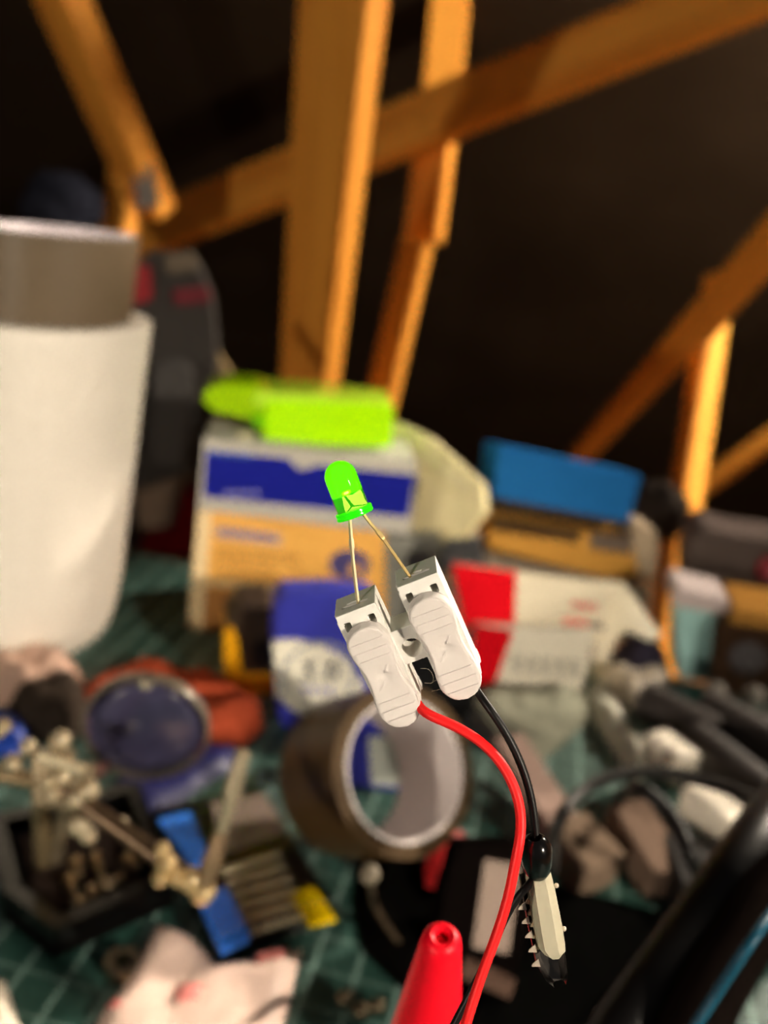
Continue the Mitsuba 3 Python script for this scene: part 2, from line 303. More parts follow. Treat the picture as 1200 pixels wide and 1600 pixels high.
def lever(ca):
    # peanut outline
    pts = []
    for s in np.linspace(-9.3, 9.3, 61):
        w = 3.12 + .35 * (1 - np.cos(2 * np.pi * (abs(s) / 9.3) ** .9)) / 2 * 0 
        w = 3.36 - .62 * math.exp(-(abs(s) / 3.3) ** 2.4) if abs(s) < 5.9 else 3.36 * math.sqrt(max(0, 1 - ((abs(s) - 5.9) / 3.4) ** 2))
        pts.append((w, s))
    pg = Polygon([(w, -s) for w, s in pts] + [(-w, -s) for w, s in pts[::-1]]).buffer(0).buffer(-.25).buffer(.25, 8)
    def top(y): return 1.25 + .010 * y * y
    # layered, rounded edge solid: offset rings
    rings = [(0.0, 0.0), (0.0, .60), (.05, .76), (.15, .89), (.30, .97), (.46, 1.0)]
    V, Fc, nn = [], [], 160
    for ins, k in rings:
        g = pg.buffer(-ins) if ins else pg; ls = g.exterior
        d0 = ls.project(Point(0, 12))
        c = np.array([ls.interpolate((d0 + ls.length * i / nn) % ls.length).coords[0] for i in range(nn)])
        V.append(np.c_[c, k * np.array([top(y) for y in c[:, 1]])])
    for i in range(len(rings) - 1):
        for j in range(nn):
            q = [i * nn + j, i * nn + (j + 1) % nn, (i + 1) * nn + (j + 1) % nn, (i + 1) * nn + j]; Fc += [[q[0], q[1], q[2]], [q[0], q[2], q[3]]]
    V = np.vstack(V)
    if Polygon(V[:nn, :2]).exterior.is_ccw is False: Fc = [f[::-1] for f in Fc]
    # cap: triangulated grid with steps (ridges) and the dent
    inner = pg.buffer(-.46); g = np.array([(x, y) for x in np.arange(-3.4, 3.41, .17) for y in np.arange(-9.3, 9.31, .085)])
    keep = np.array([inner.buffer(-.05).contains(Point(p)) for p in g]); P = np.vstack([g[keep], V[-nn:, :2]])
    tri = Delaunay(P).simplices; tri = np.array([t for t in tri if inner.buffer(.01).contains(Point(P[t].mean(0)))])
    a_, b_ = P[tri[:, 1]] - P[tri[:, 0]], P[tri[:, 2]] - P[tri[:, 0]]
    tri = np.where((a_[:, 0] * b_[:, 1] - a_[:, 1] * b_[:, 0] < 0)[:, None], tri[:, ::-1], tri)
    x, y = P[:, 0], P[:, 1]; z = np.array([top(t) for t in y])
    ed = np.clip(np.array([inner.exterior.distance(Point(p)) for p in P]) / .35, 0, 1)
    for s in (1, -1):
        yy = y * s
        if s < 0:
            for rr in (4.0, 5.6, 7.2):
                dd = yy - rr; z += ed * .16 * np.where((dd >= 0) & (dd < 1.5), (1.5 - dd) / 1.5, 0)
            continue
        for k, rr in enumerate((3.7, 5.3, 6.9)):                       # saw-tooth grips
            dd = yy - rr; z += ed * .18 * np.where((dd > -1.5) & (dd <= 0), (dd + 1.5) / 1.5, 0)
    rr = np.hypot(x + .1, y); z -= ed * .42 * np.exp(-(rr / 1.15) ** 2)
    z += .22 * np.exp(-((x - .55) ** 2 + (y - .75) ** 2) / .05) + .12 * np.exp(-((np.abs(x - y * .7)) / .12) ** 2) * (rr < 2.4) * (rr > .6)
    capm = trimesh.Trimesh(np.c_[P, z], tri, process=False)
    side = trimesh.Trimesh(V, Fc, process=False)
    m = cat(capm, side); m.merge_vertices(); m.apply_translation([ca, -1.45 - (.95 if ca < 0 else 0), .15]); return m
for ca in (-5.2, 5.2): put(con + '__lever', moved(lever(ca), CON), (212, 206, 201), 'satin', 30)
def conp(a, b, c): return (CON @ np.array([a, -b, c, 1.0]))[:3]

# the lit LED
led = thing('green_led', 'lit green dome shaped light emitting diode standing on two wire legs', 'led light')
lt = math.radians(20.8); lx, lu = math.cos(lt) * R + math.sin(lt) * U, -math.sin(lt) * R + math.cos(lt) * U
LP = at(480 + 504 / 6.667, 700 + 704 / 6.667, FOCUS)
LB = np.eye(4); LB[:3, 0], LB[:3, 1], LB[:3, 2] = lx, lu, -F; LB[:3, 3] = LP
LED = LB @ rot([1, 0, 0], 7) @ np.diag([.001] * 3 + [1])             # x across, y along the dome, z to the viewer (mm)
Y2Z = rot([1, 0, 0], -90)                                          # lathe axis z -> y
def led_lathe(prof, sec=64): return moved(moved(lathe(prof, sec), Y2Z), LED)
def dome(r, y0, y1, n=14): return [[0, y0], [r, y0]] + [[r * math.cos(a), y1 - r + r * math.sin(a)] for a in np.linspace(0, math.pi / 2, n)]
scene['led_shell'] = {'type': 'thindielectric', 'int_ior': 1.5, 'specular_transmittance': {'type': 'rgb', 'value': [.80, 1.0, .55]}}
put(led + '__lens', led_lathe(dome(2.50, 1.0, 8.78)), None, 'led_shell', True)
def glow(key, mesh, rgb, col=(60, 220, 30), smooth=True, weight=.02):
    k = put(key, mesh, col, 'matte', smooth); scene[k]['emitter'] = {'type': 'area', 'sampling_weight': weight, 'radiance': {'type': 'rgb', 'value': list(rgb)}}; return k
half = lathe(dome(2.27, 1.02, 8.55), 96)
hm = mf(moved(half, Y2Z))
cut = trimesh.creation.box([6, 6, 6]); cut.apply_translation([0, 4.3 - 3.0, 3.35])    # room for the metal frame in the lower front
fr = hm - mf(cut)
uplow = m3.Manifold.cube([10, 10, 10]).translate([-5, 3.6, -5])
glow(led + '__glowing_dome', led_lathe(dome(2.27, 3.6, 8.55), 96), (.17, 3.0, .002), (20, 110, 6), smooth=30, weight=.3)
glow(led + '__glowing_stem', moved(tm(fr - uplow), LED), (.040, .34, .004), (20, 110, 6), smooth=30)
put(led + '__rim', led_lathe([[0, 0], [2.85, 0], [2.9, .1], [2.9, .42], [2.72, .5], [2.72, .56], [2.9, .64], [2.9, .95], [2.82, 1.05], [0, 1.05]]), (24, 170, 14), 'gloss', 30)
scene[led + '__rim']['emitter'] = {'type': 'area', 'sampling_weight': .03, 'radiance': {'type': 'rgb', 'value': [.02, .50, .002]}}
def lpt(X, Y):                                                    # 6.667x zoom pixel -> LED mm
    dx, dy = (X - 504) / 68.6, (Y - 704) / 68.6
    return dx * math.cos(lt) - dy * math.sin(lt), -dx * math.sin(lt) - dy * math.cos(lt)
for pts, c0 in (([(362, 480), (388, 504), (452, 602), (405, 672), (385, 600)], .75), ([(402, 488), (470, 478), (546, 424), (626, 572), (560, 584), (484, 588)], .75), ([(468, 606), (634, 582), (642, 594), (418, 668)], .95)):
    m = ext(Polygon([lpt(*p) for p in pts]).buffer(-.03).buffer(.03), .35); m.apply_translation([0, 0, c0])
    glow(led + '__metal_frame', moved(m, LED), (.13, .16, .03), (225, 235, 150), False)  # own glow stands for chip light caught by the metal
hx, hy = lpt(408, 452)
def hotspot(rx, ry, rz, z): m = ball([0, 0, 0], 1, 3, (rx, ry, rz)); m.apply_transform(rot([0, 0, 1], 4)); m.apply_translation([hx, hy, z]); return moved(m, LED)
zc = math.sqrt(2.27 ** 2 - hx * hx)
glow(led + '__chip_glow', hotspot(.72, .42, .12, zc - .07), (.42, 1.6, .004), (120, 240, 40))
glow(led + '__chip', hotspot(.46, .24, .14, zc - .05), (2.4, 1.9, .22), (255, 255, 180))
def wirepx(pts, r, sides=14): return tube([at(x, y, d) for x, y, d in pts], r, sides)
def leg(pts, kink):
    P = np.array([at(*p) for p in pts]); Q = spline(P, 10); L = np.r_[0, np.cumsum(np.linalg.norm(np.diff(Q, axis=0), axis=1))] / np.sum(np.linalg.norm(np.diff(Q, axis=0), axis=1))
    ts = np.linspace(0, 1, 70); Q2 = np.c_[[np.interp(ts, L, Q[:, k]) for k in range(3)]].T
    r = np.full(70, .00029); r[(ts > kink[0]) & (ts < kink[1])] = .00041; r[-10:] = np.linspace(.00028, .00020, 10)
    return tube(Q2, list(r), 4, smooth=False)
e1, e2 = conp(-4.9, -8.3, -2.1), conp(4.35, -9.3, -2.1)
def pz(P): x, y = pxl(P); return (x, y, depth(P))
put(led + '__leg', leg([(546, 806, FOCUS), (549, 845, FOCUS), (552, 880, FOCUS - .0002), pz(e1)], (.26, .36)), (232, 218, 180), 'tinned', 30)
put(led + '__leg', leg([(566, 801, FOCUS), (580, 819, FOCUS), (598, 841, FOCUS - .0002), pz(e2)], (.28, .40)), (214, 190, 132), 'tinned', 30)

# the two leads
w1, w2 = conp(-3.6, 9.3, -3.6), conp(5.4, 8.4, -3.8)
far_r, far_b = at(690, 1720, .125), at(640, 1740, .130)
red = thing('red_test_lead', 'red wire curving down from the left half of the white connector', 'wire')
put(red + '__wire', tube([w1] + [at(x, y, d) for x, y, d in [(662, 1113, FOCUS + .001), (702, 1130, FOCUS), (746, 1155, FOCUS - .001), (782, 1190, FOCUS - .002), (806, 1236, FOCUS - .003), (814.5, 1278, FOCUS - .004), (812, 1315, FOCUS - .005), (804, 1352, FOCUS - .005), (796, 1395, FOCUS - .005), (778, 1455, FOCUS - .005), (752, 1525, FOCUS - .006), (728, 1600, FOCUS - .007), (700, 1690, FOCUS - .01), (640, 1830, FOCUS - .01)]] + [np.array([-.01, .09, .10]), np.array([-.02, .11, .004]), np.array([-.06, .13, .0022])], .00077, 20, 24), (238, 46, 48), 'satin', True)
blk = thing('black_test_lead', 'black wire running from the connector to the crocodile clip', 'wire')
put(blk + '__wire', tube([w2] + [at(x, y, FOCUS + d) for x, y, d in [(754, 1092, .001), (778, 1126, 0), (800, 1163, 0), (819, 1208, 0), (831, 1254, 0), (837, 1302, 0), (838, 1330, 0)]], .00064, 18), (22, 20, 20), 'satin', True)

# crocodile clip
crc = thing('crocodile_clip', 'bare steel crocodile clip with a rounded black boot end', 'crocodile clip')
def boot():
    m = lathe([[0, -3.7], [1.5, -3.5], [2.0, -2.6], [2.40, -1.0], [2.52, .4], [2.42, 1.5], [2.05, 2.5], [1.5, 3.15], [1.05, 3.4], [.8, 3.25], [.75, 2.2], [0, 2.2]], 48); return m
CB = cf(838, 1337) @ rot([0, 0, 1], 7) @ rot([1, 0, 0], 18) @ np.diag([.001] * 3 + [1])
put(crc + '__boot', moved(moved(boot(), Y2Z), CB), (13, 11, 11), 'gloss', 40)
def channel(prof, stations, th=.32):
    """a folded sheet: profile (x, z) mm scaled and shifted along y"""
    V, Fc = [], []; n = len(prof); pr_ = np.array(prof, float)
    for y, sx, dx, dz in stations:
        for off in (0, -th): V += [(x * sx + dx, y, z + off + dz) for x, z in pr_]
    st = 2 * n
    for i in range(len(stations) - 1):
        a, b = i * st, (i + 1) * st
        for j in range(n - 1):
            Fc += [[a + j, a + j + 1, b + j + 1], [a + j, b + j + 1, b + j], [a + n + j, b + n + j + 1, a + n + j + 1], [a + n + j, b + n + j, b + n + j + 1]]
        for j0 in (0, n - 1): Fc += [[a + j0, b + j0, b + n + j0], [a + j0, b + n + j0, a + n + j0]]
    for a in (0, (len(stations) - 1) * st):
        for j in range(n - 1): Fc += [[a + j, a + n + j, a + n + j + 1], [a + j, a + n + j + 1, a + j + 1]]
    return trimesh.Trimesh(np.array(V), Fc, process=False)
CJ = cf(844, 1370) @ rot([0, 0, 1], 10) @ np.diag([.001, .00105, .001, 1])
prof = [(-2.2, -2.6), (-2.0, -.9), (-1.25, 0), (.75, .15), (2.1, -.8), (2.3, -2.6)]
up = channel(prof, [(1.2, .80, 0, 0), (0, .84, 0, 0), (-3, .95, 0, .1), (-8, 1.0, 0, .1), (-10.6, .98, 0, 0), (-11.7, .80, .25, -.1), (-12.3, .45, .35, -.35)])
put(crc + '__upper_jaw', moved(up, CJ), (214, 208, 184), 'tinned', 25)
teeth = []
for k in range(5):
    t_ = ext(Polygon([(0, .7), (-.9, .15), (-1.05, -.15), (0, -.55)]), .35); t_.apply_transform(rot([0, 1, 0], 35)); t_.apply_translation([-2.0 * (.95 + .01 * k), -4.2 - 1.7 * k, -2.7]); teeth.append(t_)
for y in (-2.2, -8.6):
    teeth.append(ball([2.35, y, -1.3], .38, 2))
for t_ in teeth: put(crc + '__upper_jaw__' + ('tooth' if len(t_.faces) < 60 else 'rivet'), moved(t_, CJ), (220, 210, 190), 'tinned', 25)
CK = cf(834, 1374, FOCUS + .0035) @ rot([0, 0, 1], 13) @ rot([1, 0, 0], -9) @ np.diag([.001] * 3 + [1])
low = channel([(-2.2, .9), (-2.3, -.6), (-1.3, -1.4), (1.2, -1.5), (2.2, -.7), (2.3, .9)], [(1, .9, 0, 0), (-6, 1, -.3, 0), (-12, 1, -.4, 0), (-14.5, .75, -.2, 0), (-15.6, .4, 0, 0)])
put(crc + '__lower_jaw', moved(low, CK), (120, 116, 112), 'metal', 25)
tl = []
for k in range(5):
    t_ = ext(Polygon([(.2, .7), (-.9, .1), (-1.1, -.2), (.2, -.5)]), .3); t_.apply_translation([-2.4, -3.4 - 2.1 * k, .6]); tl.append(t_)
for t_ in tl: put(crc + '__lower_jaw__tooth', moved(t_, CK), (196, 186, 170), 'tinned', 25)
put(blk + '__return_wire', tube([at(x, y, d) for x, y, d in [(838, 1368, FOCUS + .0005), (824, 1385, FOCUS + .001), (806, 1404, FOCUS + .001), (790, 1432, FOCUS + .001), (772, 1475, FOCUS + .002), (746, 1530, FOCUS + .003), (708, 1604, FOCUS + .003), (640, 1740, FOCUS), (560, 1900, FOCUS - .01)]] + [np.array([.008, .085, .10]), np.array([.012, .07, .004]), np.array([.02, .03, .0022])], .00060, 16, 24), (24, 22, 22), 'satin', True)
# lint on the connector
one('lint_hair', 'fine curled lint hair caught in the gap of the white connector', 'lint', tube([conp(*p) for p in [(.2, 4.0, 0), (1.4, 4.3, .6), (1.6, 5.6, .8), (.9, 6.8, .4), (-.2, 6.6, 0)]], .000028, 5), (200, 190, 170), 'satin', smooth=True)
one('lint_hair', 'fine curled lint hair under the right lever of the white connector', 'lint', tube([conp(*p) for p in [(.6, 7.0, .2), (2.0, 6.4, .6), (3.2, 6.2, .8), (2.2, 8.2, .5), (.2, 8.4, 0)]], .000025, 5), (200, 190, 170), 'satin', smooth=True)

# red boot below
rbt = thing('red_clip_boot', 'large red tapered clip boot at the bottom edge beside the red wire', 'clip boot')
b0, b1 = at(691, 1462, .172), at(648, 1720, .205); ax = norm(b0 - b1); L_ = np.linalg.norm(b0 - b1)
xa = norm(np.cross(ax, F)); ya = np.cross(ax, xa)
bt = lathe([[0, -.004], [.0105, -.004], [.0108, 0], [.0041, L_ - .003], [.0038, L_ - .0012], [.0031, L_ - .0002], [.0023, L_ + .0001], [.0014, L_ - .0003], [.0013, L_ - .0025], [0, L_ - .0028]], 48)
put(rbt + '__sleeve', moved(bt, frame(b1, xa, ya, ax)), (232, 16, 46), 'satin', 40)
put(rbt + '__lead', tube([b0 - ax * .004, b0 - ax * .0015], .0011, 14, smooth=False), (232, 60, 80), 'satin', True)
put(rbt + '__jaw', rod(b1 - ax * .03, b1 + ax * .002, .004, .006), (205, 200, 190), 'metal', True)
put(rbt + '__wire', tube([b1 - ax * .028, b1 - ax * .045, np.array([.03, .14, .06]), np.array([.06, .11, .004]), np.array([.10, .09, .0022])], .0011, 12), (222, 40, 50), 'satin', True)

# ------------------------------------------------------------------ kitchen roll and tape on top of it
def gz(P, ytarget):   # height above P at which the vertical through P reaches image row ytarget
    lo, hi = 0.0, .6
    for _ in range(40):
        m = (lo + hi) / 2
        if pxl(P + [0, 0, m])[1] > ytarget: lo = m
        else: hi = m
    return lo
RB = gnd(28, 985)
RH = gz(RB, 484); RR = 167 * depth(RB + [0, 0, RH]) / FPX
kr = thing('kitchen_roll', 'white kitchen paper roll standing at the left edge of the bench', 'kitchen roll')
LEAN = .092; lean = np.eye(4); lean[:3, 3] = RB; lean[0, 2] = LEAN
n_ = 120; th_ = np.linspace(0, 2 * np.pi, n_, endpoint=False); zs = np.r_[0, .0008, .004, np.linspace(.012, .988, 40), .994, .9985, 1.0]
prof_r = np.interp(zs, [0, .004, .03, .09, .2, 1], [.70, .80, .90, .955, .985, 1.0]); prof_r[-3:] *= [.995, .985, .96]
V, Q, Fc = [], [], []
for i, z in enumerate(zs):
    wob = 1 + .012 * (meshkit.fbm(np.c_[np.cos(th_) * 1.5, np.sin(th_) * 1.5, np.full(n_, z * 2.5)], 3, 5) - .5) * 2
    rr = RR * prof_r[i] * wob
    V.append(np.c_[rr * np.cos(th_), rr * np.sin(th_), np.full(n_, z * RH)]); Q.append(np.c_[th_ / (2 * np.pi) * 4, np.full(n_, z * 2.5)])
for i in range(len(zs) - 1):
    for j in range(n_):
        q = [i * n_ + j, i * n_ + (j + 1) % n_, (i + 1) * n_ + (j + 1) % n_, (i + 1) * n_ + j]; Fc += [[q[0], q[1], q[2]], [q[0], q[2], q[3]]]
ri = RR * .33; s0 = len(zs) * n_; top0 = (len(zs) - 1) * n_
V.append(np.c_[ri * np.cos(th_), ri * np.sin(th_), np.full(n_, RH - .001)]); V.append(np.c_[ri * np.cos(th_), ri * np.sin(th_), np.full(n_, 0)]); Q += [np.c_[th_, th_ * 0], np.c_[th_, th_ * 0]]
for j in range(n_):
    k = (j + 1) % n_
    Fc += [[top0 + j, top0 + k, s0 + k], [top0 + j, s0 + k, s0 + j], [s0 + j, s0 + k, s0 + n_ + k], [s0 + j, s0 + n_ + k, s0 + n_ + j], [j, s0 + n_ + j, s0 + n_ + k], [j, s0 + n_ + k, k]]
put(kr + '__paper', moved(trimesh.Trimesh(np.vstack(V), Fc, process=False), lean), None, 'paper_surface', True, uv=np.vstack(Q))
core = ext(ringpoly(ri - .0004, ri - .0022), RH - .003); put(kr + '__core_tube', moved(core, lean), (188, 150, 108), 'matte', 30)
sh_ = []
aa = np.radians(np.linspace(-8, 26, 16)); zz = np.linspace(.05, .985, 12)
Vs = np.array([[ (RR * 1.004) * np.interp(z, [0, .1, .2, 1], [.90, .96, .99, 1.006]) * math.cos(a) , (RR * 1.004) * np.interp(z, [0, .1, .2, 1], [.90, .96, .99, 1.006]) * math.sin(a), z * RH] for a in aa - math.pi * .44 for z in zz])
Fs = [[i * 12 + j, (i + 1) * 12 + j, (i + 1) * 12 + j + 1] for i in range(15) for j in range(11)] + [[i * 12 + j, (i + 1) * 12 + j + 1, i * 12 + j + 1] for i in range(15) for j in range(11)]

TC = RB + np.array([LEAN * RH, 0, RH]) + [.003, 0, .0004]
dt = depth(TC); TRr = 127 * dt / FPX; TH = gz(RB, 352) - RH
tp = thing('duct_tape_roll', 'silver grey tape roll lying on top of the kitchen roll', 'tape roll')
def at_tape(m): s_ = np.eye(4); s_[0, 2] = LEAN; s_[:3, 3] = TC; m.apply_transform(s_); return m
put(tp + '__tape', at_tape(ext(ringpoly(TRr, TRr * .955, 96), TH)), (118, 104, 86), 'satin', 30)
put(tp + '__core', at_tape(ext(ringpoly(TRr * .955 - .0003, TRr * .76, 96), TH + .0006)), (240, 232, 236), 'matte', 30)

# ------------------------------------------------------------------ carton stack
P0 = gnd(293, 985)
tan = thing('tan_carton', 'tan carton with blue lettering at the bottom of the box stack', 'carton')
vp = VP(P0, 7)
put(tan + '__box', vp.solid([(293, 985), (604, 1018), (601, 833), (309, 797)], .075, 0, .002), None, 'card_surface', False)
put(tan + '__lit_side_stripe', vp.solid([(293, 985), (316, 987), (331, 800), (309, 797)], 0, .0005), (236, 214, 172), 'matte', False)  # paler strip for the lit left side, put into the colour
put(tan + '__white_band', vp.solid([(322, 903), (560, 922), (559, 932), (321, 914)], 0, .0005), (232, 206, 160), 'matte', False)
put(tan + '__darker_lower_front', vp.solid([(316, 918), (470, 932), (470, 1000), (309, 985)], 0, .0004), (186, 136, 84), 'matte', False)  # lower front, darker brown than the rest
put(tan + '__title_plate', vp.solid([(336, 821), (441, 834), (440, 853), (335, 840)], 0, .0003), (206, 178, 150), 'matte', False)
for i in range(8):                                             # the illegible blue lettering, one block letter after another
    x = 344 + i * 11.5; y = 826 + i * 1.35
    put(tan + '__letter', vp.solid([(x, y), (x + 7, y + .8), (x + 6.8, y + 12), (x + 4.5, y + 11.5), (x + 4.4, y + 4), (x + 2.4, y + 4), (x + 2.2, y + 11.3), (x, y + 11)], 0, .0006), (44, 52, 168), 'matte', False)
for i, (x0, x1) in enumerate(((338, 465), (338, 470), (338, 430), (338, 440))):
    y = 856 + i * 11.5
    put(tan + '__text_line', vp.solid([(x0, y), (x1, y + (x1 - x0) * .085), (x1, y + 3.5 + (x1 - x0) * .085), (x0, y + 3.5)], 0, .0004), (168, 122, 66), 'matte', False)
u_, v_ = vp.uv(546, 882)
put(tan + '__round_emblem', vp.solid(affinity.scale(Point(u_, v_).buffer(.0125, 12), 1.15, .9).difference(Point(u_ + .004, v_ - .003).buffer(.004)), 0, .0005), (90, 84, 128), 'matte', False)

zt = gz(P0, 797)
bw = thing('blue_white_carton', 'white carton with a wide dark blue band on top of the tan carton', 'carton')
vq = VP(P0 + vp.n * .004 + [0, 0, zt], 7)
put(bw + '__box', vq.solid([(309, 796), (640, 836), (652, 722), (318, 684)], .085, 0, .0015), (192, 188, 178), 'matte', False)
put(bw + '__blue_band', vq.solid([(318, 776), (638, 808), (648, 742), (500, 727), (468, 735), (450, 716), (322, 703)], 0, .0006), (42, 48, 150), 'matte', False)
put(bw + '__band_highlight', vq.solid([(324, 703), (395, 710), (395, 716), (324, 709)], 0, .0008), (84, 110, 184), 'satin', False)  # highlight painted as a lighter blue strip on the band
for i, x in enumerate((352, 366, 380, 396)): put(bw + '__small_print', vq.solid([(x, 766), (x + 9, 767), (x + 9, 775), (x, 774)], 0, .0009), (150, 150, 196), 'matte', False)
put(bw + '__side_print', vq.solid([(628, 742), (652, 745), (650, 751), (628, 748)], 0, .0007), (42, 48, 150), 'matte', False)

zl = gz(P0, 700)
lime = thing('lime_case', 'lime green plastic case with a round grip lying on the blue and white carton', 'plastic case')
vl = VP(P0 - vp.n * .010 + [0, 0, zl], 8)
LG = (184, 240, 8)
put(lime + '__body', vl.solid([(411, 690), (612, 700), (616, 634), (560, 629), (415, 626)], .05, 0, .004), LG, 'gloss', 30)
put(lime + '__lit_lid_edge', vl.solid([(396, 634), (614, 641), (614, 632), (500, 617), (400, 612)], .046, -.002, .001), (186, 226, 70), 'gloss', 30)  # paler lime stands for light falling on the top
put(lime + '__grip', vl.solid(Polygon([vl.uv(x, y) for x, y in [(316, 628), (322, 608), (350, 601), (400, 604), (425, 615), (425, 660), (405, 668), (385, 655), (360, 650), (335, 645)]]).buffer(-.003).buffer(.003, 8), .04, -.003), (160, 200, 10), 'gloss', 30)
put(lime + '__latch', vl.solid([(392, 648), (414, 645), (414, 668), (400, 668)], .02, .002, .0015), (120, 190, 8), 'gloss', 30)
for i, (x, y, r, c, l) in enumerate(((382, 684, 15, (230, 222, 190), 'cream bottle cap under the lime grip'), (334, 684, 12, (196, 194, 196), 'grey white bottle cap at the left end of the blue and white carton'))):
    q = VP(P0 + vp.n * .002 + [0, 0, zl], 7); u_, v_ = q.uv(x, y); s_ = depth(q.o) / FPX
    m = lathe([[0, -.016], [r * s_, -.016], [r * s_, .003], [r * s_ * .85, .006], [0, .006]], 32); m.apply_translation([u_, .016 + max(v_ - .006, 0), -.012]) if False else None
    m = lathe([[0, 0], [r * s_, 0], [r * s_, r * s_ * 1.2], [r * s_ * .85, r * s_ * 1.5], [0, r * s_ * 1.5]], 32)
    m.apply_translation(q.o + q.x * u_ - q.n * .014); one('bottle_cap', l, 'bottle cap', m, c, 'satin')

# cream envelope and grey carton behind the stack
PE = P0 + [.155, .03, 0]
ve = VP(PE, -28, 12)
env = thing('padded_envelope', 'cream padded envelope leaning right of the blue and white carton', 'envelope')
put(env + '__pouch', ve.solid([(598, 662), (620, 660), (668, 682), (752, 758), (756, 800), (728, 836), (700, 880), (690, 930), (645, 940), (640, 830), (655, 760), (650, 726)], .012, 0, .004), (216, 206, 168), 'matte', 30)
put(env + '__fold', ve.solid([(650, 712), (668, 696), (742, 762), (736, 776)], 0, .003, .001), (212, 202, 168), 'matte', 30)
vg = VP(gnd(640, 1005), 4)
one('grey_carton', 'plain grey carton showing between the tan carton and the cream envelope', 'carton', vg.solid([(585, 1000), (690, 1010), (690, 842), (598, 838)], .015, 0, .002), (140, 140, 132), 'matte', smooth=False)

# ------------------------------------------------------------------ blue carton with the white round label, and its twin behind the tape ring
P1 = gnd(445, 1138)
sp = thing('label_carton', 'blue carton with a round white label reading 3.0 behind the brown tape roll', 'carton')
v1 = VP(P1, 16, 4)
put(sp + '__box', v1.solid([(440, 1136), (588, 1148), (590, 930), (520, 925), (446, 928), (434, 942), (430, 1000)], .022, 0, .002), (62, 66, 164), 'satin', False)
put(sp + '__label', v1.solid([(425, 1000), (460, 998), (500, 1006), (538, 1026), (566, 1062), (572, 1095), (560, 1118), (530, 1130), (490, 1126), (455, 1108), (432, 1086)], 0, .0008, .002), (232, 228, 212), 'matte', False)
u_, v_ = v1.uv(497, 1056)
put(sp + '__label_ring', v1.solid(Point(u_, v_).buffer(.0225).difference(Point(u_, v_).buffer(.0205)).intersection(Polygon([(u_ - .03, v_ - .01), (u_ + .03, v_ - .01), (u_ + .03, v_ + .03), (u_ - .03, v_ + .03)])), 0, .0010), (150, 154, 160), 'matte', False)
put(sp + '__number', v1.text('3.0', 466, 1062, .0115, .0006, True, .0010), (44, 50, 62), 'matte', False)
for i in range(4): put(sp + '__small_letter', v1.solid([(470 + i * 14, 1070 + i), (479 + i * 14, 1071 + i), (479 + i * 14, 1084 + i), (475 + i * 14, 1083 + i), (474 + i * 14, 1076 + i), (470 + i * 14, 1082 + i)], 0, .0011), (140, 136, 176), 'matte', False)
P2_ = gnd(600, 1235)
lab2 = thing('label_packet', 'blue packet with a white panel seen through the brown tape ring', 'packet')
v2 = VP(P2_, 0, 35)
put(lab2 + '__packet', v2.solid([(520, 1225), (648, 1240), (640, 1135), (524, 1105)], .012, 0, .002), (54, 60, 160), 'satin', False)
put(lab2 + '__panel', v2.solid([(575, 1150), (615, 1152), (645, 1185), (650, 1232), (580, 1226)], 0, .0008, .002), (206, 212, 204), 'matte', False)

one('darkening_slab', 'black slab placed to darken the gap between the connector halves from behind', 'case', VP(gnd(690, 1128), 8).solid([(632, 1110), (742, 1126), (742, 1010), (640, 995)], .02, 0, .003), (26, 25, 26), 'satin')  # black slab placed to darken the view through the connector gap
# black and yellow tape measure
yt = thing('tape_measure', 'black and yellow tape measure beside the tan carton', 'tape measure')
v3 = VP(gnd(390, 1086), 12)
put(yt + '__case', v3.solid([(350, 1068), (362, 1088), (436, 1086), (438, 970), (420, 948), (375, 950), (352, 975)], .034, 0, .004), (64, 52, 42), 'satin', 30)
put(yt + '__yellow_foot', v3.solid([(350, 1070), (362, 1090), (437, 1087), (437, 1052), (378, 1050), (372, 1000), (362, 975), (350, 985)], .030, .0015, .002), (214, 160, 26), 'satin', 30)
put(yt + '__black_grip', v3.solid([(395, 1000), (436, 1002), (436, 1040), (392, 1040)], 0, .003, .003), (24, 22, 22), 'satin', 30)

# ------------------------------------------------------------------ brown packing tape roll, leaning
pt = thing('packing_tape_roll', 'brown packing tape roll standing on edge in the middle of the bench', 'tape roll')
ang, tl, wT = math.radians(38), math.radians(28), .050
nT = math.sin(ang) * math.cos(tl) * R + math.sin(ang) * math.sin(tl) * U - math.cos(ang) * F
xT = norm(np.cross([0, 0, 1.0], nT)); yT = np.cross(nT, xT)
dT = .30
while True:                                                       # as far back as it can stand on the mat
    sT = dT / FPX; RO = 132 * sT; cT = at(634, 1202, dT)
    if (cT - yT * RO)[2] < .0015 or (cT - yT * RO - nT * wT)[2] < .0015: break
    dT += .0005
MT = frame(cT, xT, yT, nT)
def tring(ro, ri, w, z1=0): m = ext(ringpoly(ro, ri, 128), w); m.apply_translation([0, 0, z1 - w]); return moved(m, MT)
put(pt + '__tape', tring(RO, RO * .845, wT), (84, 66, 42), 'satin', 30)
put(pt + '__core', tring(RO * .845 - .0002, RO * .80, wT + .001, .0005), (228, 220, 218), 'matte', 30)

